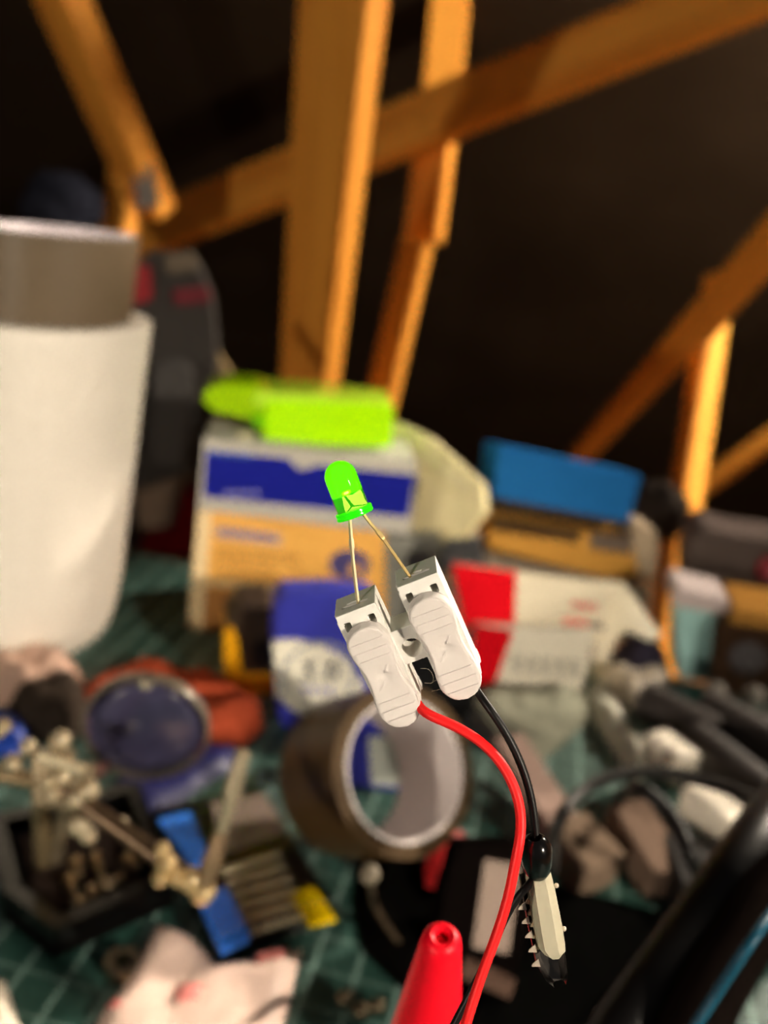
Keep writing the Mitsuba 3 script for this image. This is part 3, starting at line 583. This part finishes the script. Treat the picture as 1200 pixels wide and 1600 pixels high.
# ------------------------------------------------------------------ red and white carton, blue box, trays on the right
P3 = gnd(830, 1092)
rw = thing('red_white_carton', 'red and white carton with an overhanging lid right of the connector', 'carton')
v4 = VP(P3, 6, 8)
WC = (230, 220, 196); RC = (222, 30, 44)
put(rw + '__box', v4.solid([(738, 1080), (905, 1098), (932, 985), (742, 975)], .07, 0, .001), (214, 208, 192), 'matte', False)  # white darker than the lid, for the shade below it
put(rw + '__red_side', v4.solid([(738, 1080), (768, 1084), (802, 985), (742, 975)], 0, .0008), (200, 24, 38), 'matte', False)  # red darker than on the lid: shade under its overhang
v5 = VP(v4.o + v4.n * .010 + [0, 0, 0], 6, 26)
put(rw + '__lid', v5.solid([(726, 978), (934, 1004), (962, 912), (706, 878)], .06, 0, .002), WC, 'matte', False)
put(rw + '__red_lid_panel', v5.solid([(726, 978), (803, 987), (806, 893), (706, 880)], 0, .0010, .001), RC, 'matte', False)
for (x, y, n, h) in ((894, 950, 4, 11), (880, 976, 4, 13)):
    for i in range(n): put(rw + '__lid__red_letter', v5.solid([(x + i * 10, y + i), (x + 7 + i * 10, y + 1 + i), (x + 7 + i * 10, y + 1 + i - h), (x + i * 10, y + i - h)], 0, .0010), (226, 150, 136), 'matte', False)
for i in range(3): put(rw + '__lid__grey_letter', v5.solid([(921 + i * 8, 983 + i), (927 + i * 8, 984 + i), (927 + i * 8, 973 + i), (921 + i * 8, 972 + i)], 0, .0010), (150, 140, 128), 'matte', False)
for i in range(5): put(rw + '__faint_letter', v4.solid([(800 + i * 22, 1050 + i * 2), (814 + i * 22, 1052 + i * 2), (817 + i * 22, 1024 + i * 2), (803 + i * 22, 1022 + i * 2)], 0, .0006), (176, 172, 160), 'matte', False)
put(rw + '__black_clip', v5.solid([(690, 890), (700, 842), (752, 838), (764, 884)], .02, -.004, .003), (22, 22, 26), 'satin', False)

P4 = gnd(870, 985)
tr = thing('grey_tray', 'grey plastic tray holding tan strips below the blue box', 'tray')
v6 = VP(P4, 10)
put(tr + '__tray', v6.solid([(740, 985), (1000, 1000), (1012, 922), (742, 880)], .07, 0, .002), (150, 142, 130), 'satin', False)
put(tr + '__rim', v6.solid([(740, 900), (1010, 940), (1012, 921), (742, 879)], .074, .003, .001), (186, 178, 164), 'satin', False)
z6 = gz(P4, 893)
v7 = VP(P4 - v6.n * .006 + [0, 0, z6], 10)
ts = thing('tan_box', 'open tan cardboard box between the grey tray and the blue box', 'box')
put(ts + '__box', v7.solid([(765, 856), (972, 908), (1005, 888), (1010, 850), (768, 806)], .06, 0, .001), (206, 160, 86), 'matte', False)
put(ts + '__gap_shade_strip', v7.solid([(768, 828), (905, 850), (906, 828), (770, 806)], 0, .0010), (84, 66, 48), 'matte', False)  # flat dark strip stands for the shaded gap
put(ts + '__grey_insert', v7.solid([(920, 856), (985, 866), (988, 840), (922, 832)], 0, .0012), (112, 100, 92), 'matte', False)
put(ts + '__pale_end', v7.solid([(1000, 905), (1024, 900), (1026, 830), (990, 815), (988, 850)], .03, .001), (176, 160, 138), 'matte', False)
z7 = gz(P4, 806)
v8 = VP(P4 - v6.n * .004 + [0, 0, z7], 12, 10)
bb = thing('blue_box', 'plain bright blue box on top of the tan box at the right', 'box')
put(bb + '__body', v8.solid([(768, 776), (982, 816), (1003, 742), (782, 696)], .04, 0, .003), (46, 112, 170), 'matte', 30)
put(bb + '__dark_base_strip', v8.solid([(766, 792), (978, 826), (984, 815), (768, 775)], .038, -.002, .001), (70, 60, 54), 'matte', 30)  # dark strip along the gap under the blue box
one('grey_lump', 'dark grey cloth pouch behind the right end of the blue box', 'pouch', blob(at(1022, 800, depth(P4) + .08), .027, (1.0, .8, 1.1), .4, 4), (62, 56, 52), 'matte')

# torn white paper bag, right of the red and white carton
v9 = VP(gnd(985, 1075), -20, 20)
one('torn_paper_bag', 'torn white paper bag with a pointed flap beside the right upright post', 'paper bag', v9.solid([(930, 905), (972, 908), (1000, 945), (1034, 992), (1018, 1003), (975, 985), (958, 1010), (940, 1075), (915, 1080), (935, 985)], .006, 0, .002), (236, 230, 212), 'matte', smooth=30)
one('navy_pouch', 'small dark blue grey pouch below the torn white paper bag', 'pouch', lump([(945, 1040), (1000, 1015), (1050, 1060), (1010, 1090), (955, 1080)], .03, .02, seed=4), (58, 54, 66), 'matte', smooth=True)

# things right of the upright post
gb = gnd(1150, 1060)
one('grey_cloth_bag', 'crumpled grey brown cloth bag at the right edge behind the teal box', 'cloth bag', VP(gb + [0.02, .06, 0], -8).solid([(1070, 1010), (1075, 850), (1100, 826), (1160, 840), (1240, 850), (1250, 1010)], .05, 0, .01), (98, 88, 84), 'matte')
one('red_disc', 'dark red disc for a red spot at the right edge in front of the grey cloth bag', 'bottle cap', moved(lathe([[0, -.006], [.011, -.006], [.012, -.004], [.012, .004], [.010, .007], [0, .007]], 32), cf(1206, 888, depth(gb) + .035)), (150, 40, 56), 'satin')  # unidentified red spot, given the shape of a disc
tb = thing('teal_tub', 'pale teal tub with a grey lid right of the upright post', 'tub')
va = VP(gnd(1085, 1070), -6)
put(tb + '__tub', va.solid([(1058, 1055), (1104, 1064), (1122, 952), (1058, 946)], .03, 0, .003), (150, 184, 182), 'satin', 30)
put(tb + '__lid', va.solid([(1050, 944), (1136, 958), (1140, 936), (1056, 916)], .036, .003, .003), (178, 166, 164), 'satin', 30)
bx = thing('brown_box', 'dark brown box with a tan top edge at the right edge of the picture', 'box')
vb = VP(gnd(1160, 1098), -10)
put(bx + '__body', vb.solid([(1108, 1085), (1240, 1105), (1245, 985), (1122, 968)], .05, 0, .002), (58, 44, 34), 'matte', False)
put(bx + '__tan_edge', vb.solid([(1140, 972), (1245, 988), (1245, 968), (1150, 952)], .05, .001), (150, 112, 60), 'matte', False)
put(bx + '__dark_disc', vb.solid(Point(*vb.uv(1168, 1026)).buffer(.012), 0, .002), (72, 68, 70), 'satin', 30)

# ------------------------------------------------------------------ soft bags and litter in the middle right
one('clear_plastic_bag', 'pale crumpled plastic bag in front of the red and white carton', 'plastic bag', lump([(700, 1090), (770, 1078), (925, 1088), (928, 1120), (880, 1165), (838, 1200), (790, 1190), (720, 1150)], .012, .02, seed=2), (136, 136, 122), 'matte', smooth=True)
one('white_paper_strip', 'white paper strip running down from the torn paper bag to the cables', 'paper strip', lump([(905, 1098), (945, 1075), (1010, 1190), (1000, 1225), (975, 1205)], .012, .008, seed=3), (206, 204, 190), 'matte', smooth=True)
one('white_receipt', 'white curled receipt with a red print in the middle right', 'receipt', lump([(930, 1070), (985, 1062), (1046, 1085), (1040, 1112), (990, 1120)], .018, .008, seed=6), (232, 222, 208), 'matte', smooth=True)
ws = thing('wooden_stick', 'pinkish wooden stick lying behind the black wire', 'stick')
s0_, s1_ = gnd(790, 1160, .02), gnd(885, 1310, .008); dd_ = norm(s1_ - s0_)
m = rbox(np.linalg.norm(s1_ - s0_), .021, .012, .002); put(ws + '__stick', moved(m, frame((s0_ + s1_) / 2, dd_, norm(np.cross([0, 0, 1.0], dd_)), np.cross(dd_, norm(np.cross([0, 0, 1.0], dd_))))), (168, 146, 136), 'matte', 30)
def tilted_block(name, label, cx, cy, z, size, dirpx, pitch, col, category='block'):
    o = gnd(cx, cy, z); e = norm(gnd(cx + dirpx[0], cy + dirpx[1], z) - o); f_ = np.cross([0, 0, 1.0], e)
    m = rbox(*size, min(size) * .1); m.apply_transform(rot([0, 1, 0], pitch)); return one(name, label, category, moved(m, frame(o, e, f_, [0, 0, 1])), col, 'matte')
tilted_block('beige_block', 'beige block beside the crocodile clip with a lit front edge', 908, 1335, .012, (.030, .026, .022), (30, 26), 10, (124, 108, 94))
tilted_block('beige_block', 'longer beige block lying right of the block beside the clip', 1008, 1325, .012, (.046, .022, .020), (60, 78), 8, (124, 106, 94))
for (cx_, cy_, sz_, l) in ((1046, 1182, .026, 'white plug between the black cables, upper one'), (1116, 1272, .030, 'bright white plug below the black cable bundle')):
    pk = one('white_plug', l, 'plug', moved(rbox(sz_ * 1.1, .019, .019, .003), frame(gnd(cx_, cy_, .024), norm(gnd(cx_ + 60, cy_ + 45, .02) - gnd(cx_, cy_, .02)), np.cross([0, 0, 1.0], norm(gnd(cx_ + 60, cy_ + 45, .02) - gnd(cx_, cy_, .02))), [0, 0, 1])), (244, 236, 220), 'satin')
for (a, b, r, l) in (((1005, 1095, .02), (1120, 1150, .02), .013, 'black cable sleeve above the upper white plug'), ((1080, 1165, .02), (1215, 1265, .02), .016, 'black cable sleeve between the two white plugs'), ((1100, 1110, .022), (1230, 1180, .022), .015, 'black cable sleeve at the right edge of the bundle')):
    one('cable_sleeve', l, 'cable sleeve', rod(gnd(*a), gnd(*b), r, r * .9, 20), (58, 53, 51), 'satin')
for (x, y, l) in ((1118, 1082, 'left of the three'), (1178, 1088, 'middle of the three'), (1202, 1128, 'right of the three')):
    p_ = gnd(x, y, .03); one('glass_bead', f'small shiny grey bead on a stub near the right edge, {l}', 'bead', cat(ball(p_, .007, 3), rod(p_, p_ * [1, 1, 0] + [0, 0, .004], .004)), (110, 106, 100), 'gloss')
kc = thing('looped_cable', 'grey black cable arching right of the crocodile clip', 'cable')
put(kc + '__cable', tube([gnd(862, 1360, .006), at(868, 1296, .345), at(900, 1243, .36), at(952, 1212, .37), at(1010, 1204, .375), at(1075, 1212, .372), at(1150, 1236, .362), at(1230, 1280, .35), gnd(1330, 1380, .006)], .0026, 14), (74, 72, 70), 'satin', True)
kd = thing('inner_cable', 'thin black cable curling inside the larger cable arch', 'cable')
put(kd + '__cable', tube([gnd(960, 1255, .006), at(995, 1230, .40), at(1035, 1255, .395), at(1062, 1295, .385), at(1080, 1340, .37), gnd(1120, 1420, .006)], .0034, 14), (30, 28, 27), 'satin', True)
one('black_block_low', 'black block below the bright white plug', 'block', rbox(.05, .04, .02, .003).apply_translation(gnd(1120, 1375, .012)), (26, 24, 24), 'satin')
fat = thing('thick_black_cable', 'thick black cable running down the right edge to the bottom', 'cable')
put(fat + '__cable', tube([gnd(1290, 1160, .03), at(1205, 1280, .30), at(1110, 1420, .27), at(1000, 1570, .25), at(900, 1730, .24), gnd(800, 2000, .03)], .0085, 20), (13, 12, 12), 'satin', True)
fat2 = thing('brown_black_cable', 'dark brown cable beside the thick black cable in the bottom right', 'cable')
put(fat2 + '__cable', tube([gnd(1360, 1240, .03), at(1232, 1360, .275), at(1140, 1500, .25), at(1060, 1640, .235), gnd(960, 1960, .03)], .0085, 20), (27, 22, 20), 'matte', True)
tw = thing('teal_wire', 'teal wire crossing the bottom right corner', 'wire')
put(tw + '__wire', tube([gnd(1400, 1180, .03), at(1215, 1415, .225), at(1150, 1508, .222), at(1085, 1606, .22), at(1000, 1740,   .215), gnd(880, 2050, .02)], .00140, 14), (24, 82, 102), 'satin', True)
# black sheets darkening the mat where shade lies under the leads
one('darkening_sheet', 'flat black sheet darkening the mat below the brown tape roll', 'pouch', lump([(566, 1345), (690, 1345), (720, 1420), (640, 1560), (566, 1490), (552, 1420)], .006, .01, seed=11), (15, 14, 13), 'matte', smooth=True)
one('darkening_sheet', 'flat black sheet darkening the mat below the crocodile clip', 'pouch', lump([(800, 1440), (860, 1385), (1040, 1430), (1120, 1500), (1160, 1640), (620, 1660), (700, 1560), (790, 1500)], .006, .02, seed=12), (15, 15, 14), 'matte', smooth=True)
ad = thing('black_adapter', 'black plug adapter with a pale label behind the red wire', 'adapter')
ve2 = VP(gnd(745, 1545), 6, 30)
put(ad + '__body', ve2.solid([(672, 1540), (800, 1556), (846, 1350), (812, 1318), (716, 1322), (694, 1400)], .022, 0, .003), (20, 16, 15), 'matte', 30)
put(ad + '__label', ve2.solid([(738, 1480), (794, 1490), (812, 1352), (757, 1342)], 0, .0008, .001), (160, 144, 134), 'matte', False)
sb = thing('brown_stick', 'short brown stick below the black adapter', 'stick')
put(sb + '__stick', rod(gnd(726, 1512, .012), gnd(800, 1545, .012), .0042, None, 16), (108, 88, 78), 'matte', 30)
rc = thing('small_red_boot', 'small red clip boot below the brown tape roll', 'clip boot')
put(rc + '__sleeve', tube([gnd(705, 1310, .012), gnd(690, 1350, .010), gnd(684, 1388, .008)], [.008, .008, .0055], 20), (206, 56, 58), 'satin', True)
pn = thing('ball_head_pin', 'grey ball headed pin standing in the dark below the brown tape roll', 'pin')
pb = at(578, 1366, .30); put(pn + '__head', ball(pb, .0035, 3), (120, 112, 98), 'satin', True)
put(pn + '__shaft', tube([pb, gnd(588, 1420, .03) , gnd(625, 1475, .006)], .0014, 10), (70, 60, 48), 'satin', True)

# ------------------------------------------------------------------ orange pouch, bags at the left
one('orange_pouch', 'crumpled orange red pouch on the mat behind the magnifier', 'pouch', lump([(100, 1105), (150, 1072), (228, 1044), (270, 1058), (335, 1066), (405, 1105), (412, 1140), (380, 1170), (320, 1160), (240, 1150), (150, 1160)], .016, .02, seed=21), (178, 88, 62), 'matte', smooth=True)
one('navy_card', 'dark navy card below the orange pouch', 'card', lump([(170, 1230), (260, 1170), (372, 1172), (362, 1208), (330, 1225), (280, 1260), (230, 1290), (190, 1285)], .006, .01, seed=22), (36, 38, 92), 'satin', smooth=True)
one('pink_white_bag', 'pink white plastic bag at the foot of the kitchen roll', 'plastic bag', lump([(-30, 1060), (40, 1042), (100, 1050), (138, 1075), (120, 1100), (40, 1105), (-30, 1110)], .020, .012, seed=23), (210, 178, 160), 'satin', smooth=True)
one('dark_tool_pouch', 'dark grey brown pouch behind the clamp joints at the left', 'pouch', lump([(10, 1110), (60, 1088), (140, 1098), (150, 1135), (110, 1165), (30, 1160)], .024, .015, seed=24), (66, 58, 52), 'matte', smooth=True)
one('blue_packet', 'small blue packet at the left edge beside the dark pouch', 'packet', lump([(-40, 1135), (20, 1125), (60, 1150), (40, 1180), (-40, 1190)], .010, .008, seed=25), (36, 74, 164), 'satin', smooth=True)

# ------------------------------------------------------------------ helping hand stand
hh = thing('helping_hand_stand', 'black helping hand stand with steel joints and a round magnifier', 'helping hand')
bpx = [(-18, 1318), (62, 1300), (215, 1262), (272, 1418), (86, 1502), (8, 1440)]
pgb = Polygon([gnd(*p)[:2] for p in bpx]).buffer(-.004).buffer(.004, 6)
def thumb_nut(r, tilt=(0, 0)):
    m = lathe([[0, -r * .8], [r * .8, -r * .8], [r, -r * .6], [r, r * .3], [r * .75, r * .62], [r * .4, r * .8], [0, r * .85]], 20); m.apply_transform(rot([1, 0, 0], tilt[0]) @ rot([0, 1, 0], tilt[1])); return m
def plate(pg, z0, z1): m = ext(pg, z1 - z0); m.apply_translation([0, 0, z0]); return m
put(hh + '__base', plate(pgb, .0012, .008), (18, 17, 17), 'matte', 30)
put(hh + '__base_rim', plate(pgb.difference(pgb.buffer(-.0065)), .0078, .016), (14, 13, 13), 'gloss', 30)
pin_ = pgb.buffer(-.012); put(hh + '__tray_floor', plate(pin_, .0078, .0092), (40, 33, 30), 'matte', 30)
ST = (186, 168, 134)
dj = .335
put(hh + '__post', rod(gnd(66, 1352, .008), at(62, 1205, dj), .0034), ST, 'steel', True)
put(hh + '__post', rod(gnd(82, 1345, .008), at(118, 1228, dj), .0034), (190, 176, 150), 'steel', True)
put(hh + '__crossbar', rod(at(85, 1222, dj), at(318, 1388, .322), .0034), (104, 86, 68), 'steel', True)
put(hh + '__crossbar', rod(at(-30, 1205, dj), at(70, 1222, dj), .0032), (170, 150, 120), 'steel', True)
put(hh + '__joint_bolt', rod(at(62, 1180, dj - .006), at(132, 1205, dj - .006), .0022), (250, 236, 204), 'steel', True)
put(hh + '__joint_plate', moved(rbox(.016, .022, .006, .002), cf(84, 1216, dj)), (150, 136, 112), 'steel', 30)
put(hh + '__joint_plate', moved(rbox(.013, .018, .006, .002), cf(122, 1230, dj)), (150, 136, 112), 'steel', 30)
for (x, y, r) in ((95, 1156, .0042), (44, 1166, .0034), (20, 1192, .0040), (97, 1214, .0036), (140, 1236, .0042), (75, 1222, .0032), (118, 1250, .0040), (84, 1240, .0032), (138, 1306, .0036), (124, 1290, .0046), (190, 1288, .0032)):
    put(hh + '__bolt_head', moved(thumb_nut(r * .86, (rng.uniform(-50, 30), rng.uniform(0, 60))), cf(x, y, dj - .004)), (222, 206, 176), 'steel', 30)
put(hh + '__end_nut', rod(at(-20, 1155, dj), at(12, 1130, dj), .0028), (240, 222, 186), 'steel', True)
for (x, y, r) in ((252, 1372, .0034), (262, 1350, .0044), (278, 1372, .0036), (300, 1376, .0054), (318, 1392, .0052), (254, 1328, .0034)):
    put(hh + '__wing_nut', moved(thumb_nut(r * .84, (rng.uniform(-60, 20), rng.uniform(0, 60))), cf(x, y, .320)), (226, 200, 152), 'steel', 30)
put(hh + '__clip_arm', tube([at(316, 1388, .321), at(334, 1338, .318), at(348, 1290, .316)], [.0034, .0036, .0022], 14), (178, 152, 124), 'steel', True)
put(hh + '__clip_arm__clip_jaw', tube([at(346, 1300, .316), at(362, 1240, .314), at(380, 1175, .312)], [.0022, .0034, .0026], 14), (206, 192, 166), 'steel', True)
put(hh + '__clip_arm__clip_jaw', tube([at(354, 1290, .318), at(368, 1236, .317), at(384, 1180, .315)], [.0016, .0022, .0016], 12), (150, 136, 116), 'steel', True)
dm = .385
MG = cf(229, 1136, dm) @ rot([0, 0, 1], -12) @ rot([1, 0, 0], 24) @ rot([0, 1, 0], 8)
sm = dm / FPX; mr = 97 * sm
put(hh + '__magnifier_frame', moved(lathe([[mr * .96, -.003], [mr * 1.0, -.0028], [mr * 1.02, 0], [mr * 1.0, .0028], [mr * .96, .003], [mr * .945, 0], [mr * .96, -.003]], 72), MG), (150, 140, 128), 'steel', 30)
put(hh + '__magnifier_frame__magnifier_lens', moved(lathe([[0, .003]] + [[mr * .935 * math.sin(a), -.012 + .0150 * math.cos(a)] for a in np.linspace(.05, .75, 9)][:0] + [[mr * .4, .0026], [mr * .7, .0016], [mr * .955, 0], [mr * .7, -.0016], [mr * .4, -.0026], [0, -.003]], 64), MG), (68, 66, 90), 'gloss', True)  # opaque violet stands for the bluish view through the glass
put(hh + '__magnifier_arm', rod(at(140, 1212, dj), at(163, 1196, dm - .004), .0030), (140, 100, 84), 'steel', True)
put(hh + '__frame_screw', moved(ball([0, 0, 0], .0032, 2), cf(228, 1066, dm - .01)), (232, 224, 200), 'steel', True)
# small hardware in the tray of the stand
for i, (x, y, dx, dy) in enumerate(((150, 1345, 10, 24), (120, 1352, 4, 20), (168, 1382, 24, -14), (140, 1398, -16, 14), (128, 1415, 16, 6), (205, 1345, 12, 10), (110, 1380, 5, 18))):
    k = thing('loose_screw', 'small dull steel screw lying in the tray of the black stand', 'screw', 'loose screws in the stand tray')
    a_, b_ = gnd(x, y, .0125), gnd(x + dx, y + dy, .0125); u__ = norm(b_ - a_)
    put(k + '__shank', rod(a_, b_, .0019, .0015, 12), (150, 134, 112), 'metal', True)
    put(k + '__head', rod(a_ - u__ * .003, a_, .0033, .0035, 16), (176, 158, 132), 'metal', 30)

# ------------------------------------------------------------------ bit case
bc = thing('bit_case', 'clear plastic case of screwdriver bits with blue strips and a yellow label', 'bit case')
q00, q10, q11 = gnd(338, 1512), gnd(536, 1444), gnd(418, 1236)
ex_ = norm(q10 - q00); wx = np.linalg.norm(q10 - q00); ey_ = np.cross([0, 0, 1.0], ex_); wy = float((q11 - q10) @ ey_)
MB = frame(q00 + [0, 0, .0012], ex_, ey_, [0, 0, 1.0])
def cb(x0, x1, y0, y1, z0, z1, r=.0008): m = rbox(x1 - x0, y1 - y0, z1 - z0, r); m.apply_translation([(x0 + x1) / 2, (y0 + y1) / 2, (z0 + z1) / 2]); return moved(m, MB)
def cuv(x, y, z):                                                # px -> case coordinates on the level z
    P = gnd(x, y, z + .0012) - MB[:3, 3]; return P @ ex_, P @ ey_
def cpoly(pts, z0, z1, rnd=.001): m = ext(Polygon([cuv(x, y, z1) for x, y in pts]).buffer(-rnd).buffer(rnd, 5), z1 - z0); m.apply_translation([0, 0, z0]); return moved(m, MB)
put(bc + '__tray', cb(.0015, wx - .0015, .0015, wy - .0015, 0, .006), (20, 18, 17), 'matte', 30)
put(bc + '__lid', cat(cb(0, wx, 0, wy, .0146, .0158, .0005), cb(0, wx, 0, .0012, .001, .0146, .0004), cb(0, wx, wy - .0012, wy, .001, .0146, .0004), cb(0, .0012, 0, wy, .001, .0146, .0004), cb(wx - .0012, wx, 0, wy, .001, .0146, .0004)), None, 'clear', 30)
put(bc + '__tray__blue_strip', cpoly([(246, 1280), (296, 1268), (322, 1330), (318, 1346), (300, 1352)], .0115, .0140), (62, 132, 222), 'satin', 30)
put(bc + '__tray__blue_strip', cpoly([(312, 1408), (352, 1384), (392, 1464), (346, 1486)], .0115, .0140), (58, 124, 216), 'satin', 30)
put(bc + '__yellow_label', cpoly([(455, 1396), (490, 1384), (527, 1438), (484, 1448)], .0148, .0154), (236, 204, 20), 'matte', 30)
put(bc + '__grey_sheet', cpoly([(330, 1255), (412, 1240), (446, 1292), (350, 1330)], .006, .0085), (150, 134, 126), 'matte', 30)
for i in range(6):
    a_, b_ = gnd(347 + i * 8.6, 1364 + i * 18.5, .0125), gnd(436 + i * 8.6, 1336 + i * 18.5, .0125)
    d_ = norm(b_ - a_); L_ = np.linalg.norm(b_ - a_)
    hx_ = trimesh.creation.cylinder(.0017, L_, sections=6); s_ = np.cross([0, 0, 1.0], d_)
    put(bc + '__tray__bit', moved(hx_, frame((a_ + b_) / 2, s_, np.cross(d_, s_), d_)), (226, 214, 184), 'tinned', False)

# white bag with pink print, nut, corner of paper on the mat
pw = thing('printed_white_bag', 'crumpled white plastic bag with faint pink print in front of the bit case', 'plastic bag')
put(pw + '__bag', lump([(246, 1448), (300, 1470), (342, 1518), (472, 1488), (446, 1600), (430, 1680), (120, 1680), (158, 1592), (195, 1545)], .007, .008, .003, .5, 31), (242, 216, 202), 'satin', True)
for pts in ([(392, 1512), (452, 1500), (446, 1524), (390, 1536)], [(270, 1560), (322, 1555), (318, 1592), (268, 1596)], [(165, 1588), (190, 1575), (200, 1600), (170, 1610)]):
    put(pw + '__pink_print', lump(pts, .0070, .004, .002, .1, 32, .0035), (226, 150, 144), 'satin', True)
nt = gnd(192, 1508, .0045)
hexp = Polygon([(math.cos(a) * .0078, math.sin(a) * .0078) for a in np.arange(6) * math.pi / 3 + .3]).buffer(-.0006).buffer(.0006).difference(Point(0, 0).buffer(.0036))
m = ext(hexp, .006); m.apply_translation(nt * [1, 1, 0] + [0, 0, .0012]); one('hex_nut', 'steel hex nut lying on the mat left of the printed white bag', 'nut', m, (160, 148, 128), 'metal', smooth=25)
one('paper_scrap', 'white paper scrap in the bottom left corner', 'paper scrap', lump([(-60, 1548), (8, 1536), (20, 1575), (45, 1640), (-60, 1660)], .006, .006, .003, .4, 33), (232, 222, 206), 'matte', smooth=True)
for i, (x, y) in enumerate(((540, 1560), (565, 1580), (590, 1572))):  # balls stand for out of focus glints of something shiny
    k = one('glint_ball', f'small grey ball for a blurred glint at the bottom beside the red boot, {["left", "middle", "right"][i]} one', 'bead', ball(gnd(x, y, .006), .0035, 2), (120, 110, 92), 'metal')

# ------------------------------------------------------------------ backdrop things at the left: tool bag, pale stick
tbg = thing('tool_backpack', 'dark grey backpack with red trim behind the kitchen roll', 'backpack')
vt = VP(gnd(270, 862) + [0, .10, 0], 10, 4)
put(tbg + '__body', vt.solid([(195, 900), (190, 440), (235, 388), (300, 400), (330, 470), (338, 560), (330, 760), (318, 900)], .10, 0, .015), (68, 65, 63), 'matte', 30)
put(tbg + '__front_pocket', vt.solid([(240, 720), (244, 560), (300, 560), (312, 720)], 0, .018, .012), (80, 78, 77), 'matte', 30)
put(tbg + '__red_trim', vt.solid([(270, 452), (326, 446), (330, 470), (276, 476)], 0, .010, .002), (104, 28, 42), 'satin', 30)
put(tbg + '__handle', vt.solid([(258, 400), (300, 390), (312, 420), (262, 428)], .01, .008, .004), (110, 100, 88), 'matte', 30)
put(tbg + '__red_patch', vt.solid([(205, 476), (208, 412), (236, 416), (238, 468)], 0, .008, .004), (140, 34, 44), 'satin', 30)
put(tbg + '__brown_flap', vt.solid([(215, 760), (310, 730), (300, 780), (262, 838), (226, 842)], 0, .022, .004), (120, 106, 94), 'matte', 30)
rp = VP(gnd(270, 862) + [0, .06, 0], 10, 2)
one('red_pouch', 'dark red pouch standing left of the tan carton', 'pouch', rp.solid([(218, 860), (224, 840), (270, 830), (288, 770), (318, 758), (312, 870)], .025, 0, .004), (122, 36, 48), 'matte')
one('pale_stick', 'pale wooden stick leaning behind the dark grey backpack', 'stick', beam(at(305, 515, 1.15), at(372, 620, 1.15), .022, .02, R, .0, .45)[0], (150, 132, 100), 'matte', smooth=False)
one('grey_bundle', 'dim grey blue bundle behind the grey tape roll at the left edge', 'bundle', blob(at(95, 322, 1.5), .066, (1, .7, .9), .5, 3), (48, 50, 60), 'matte')
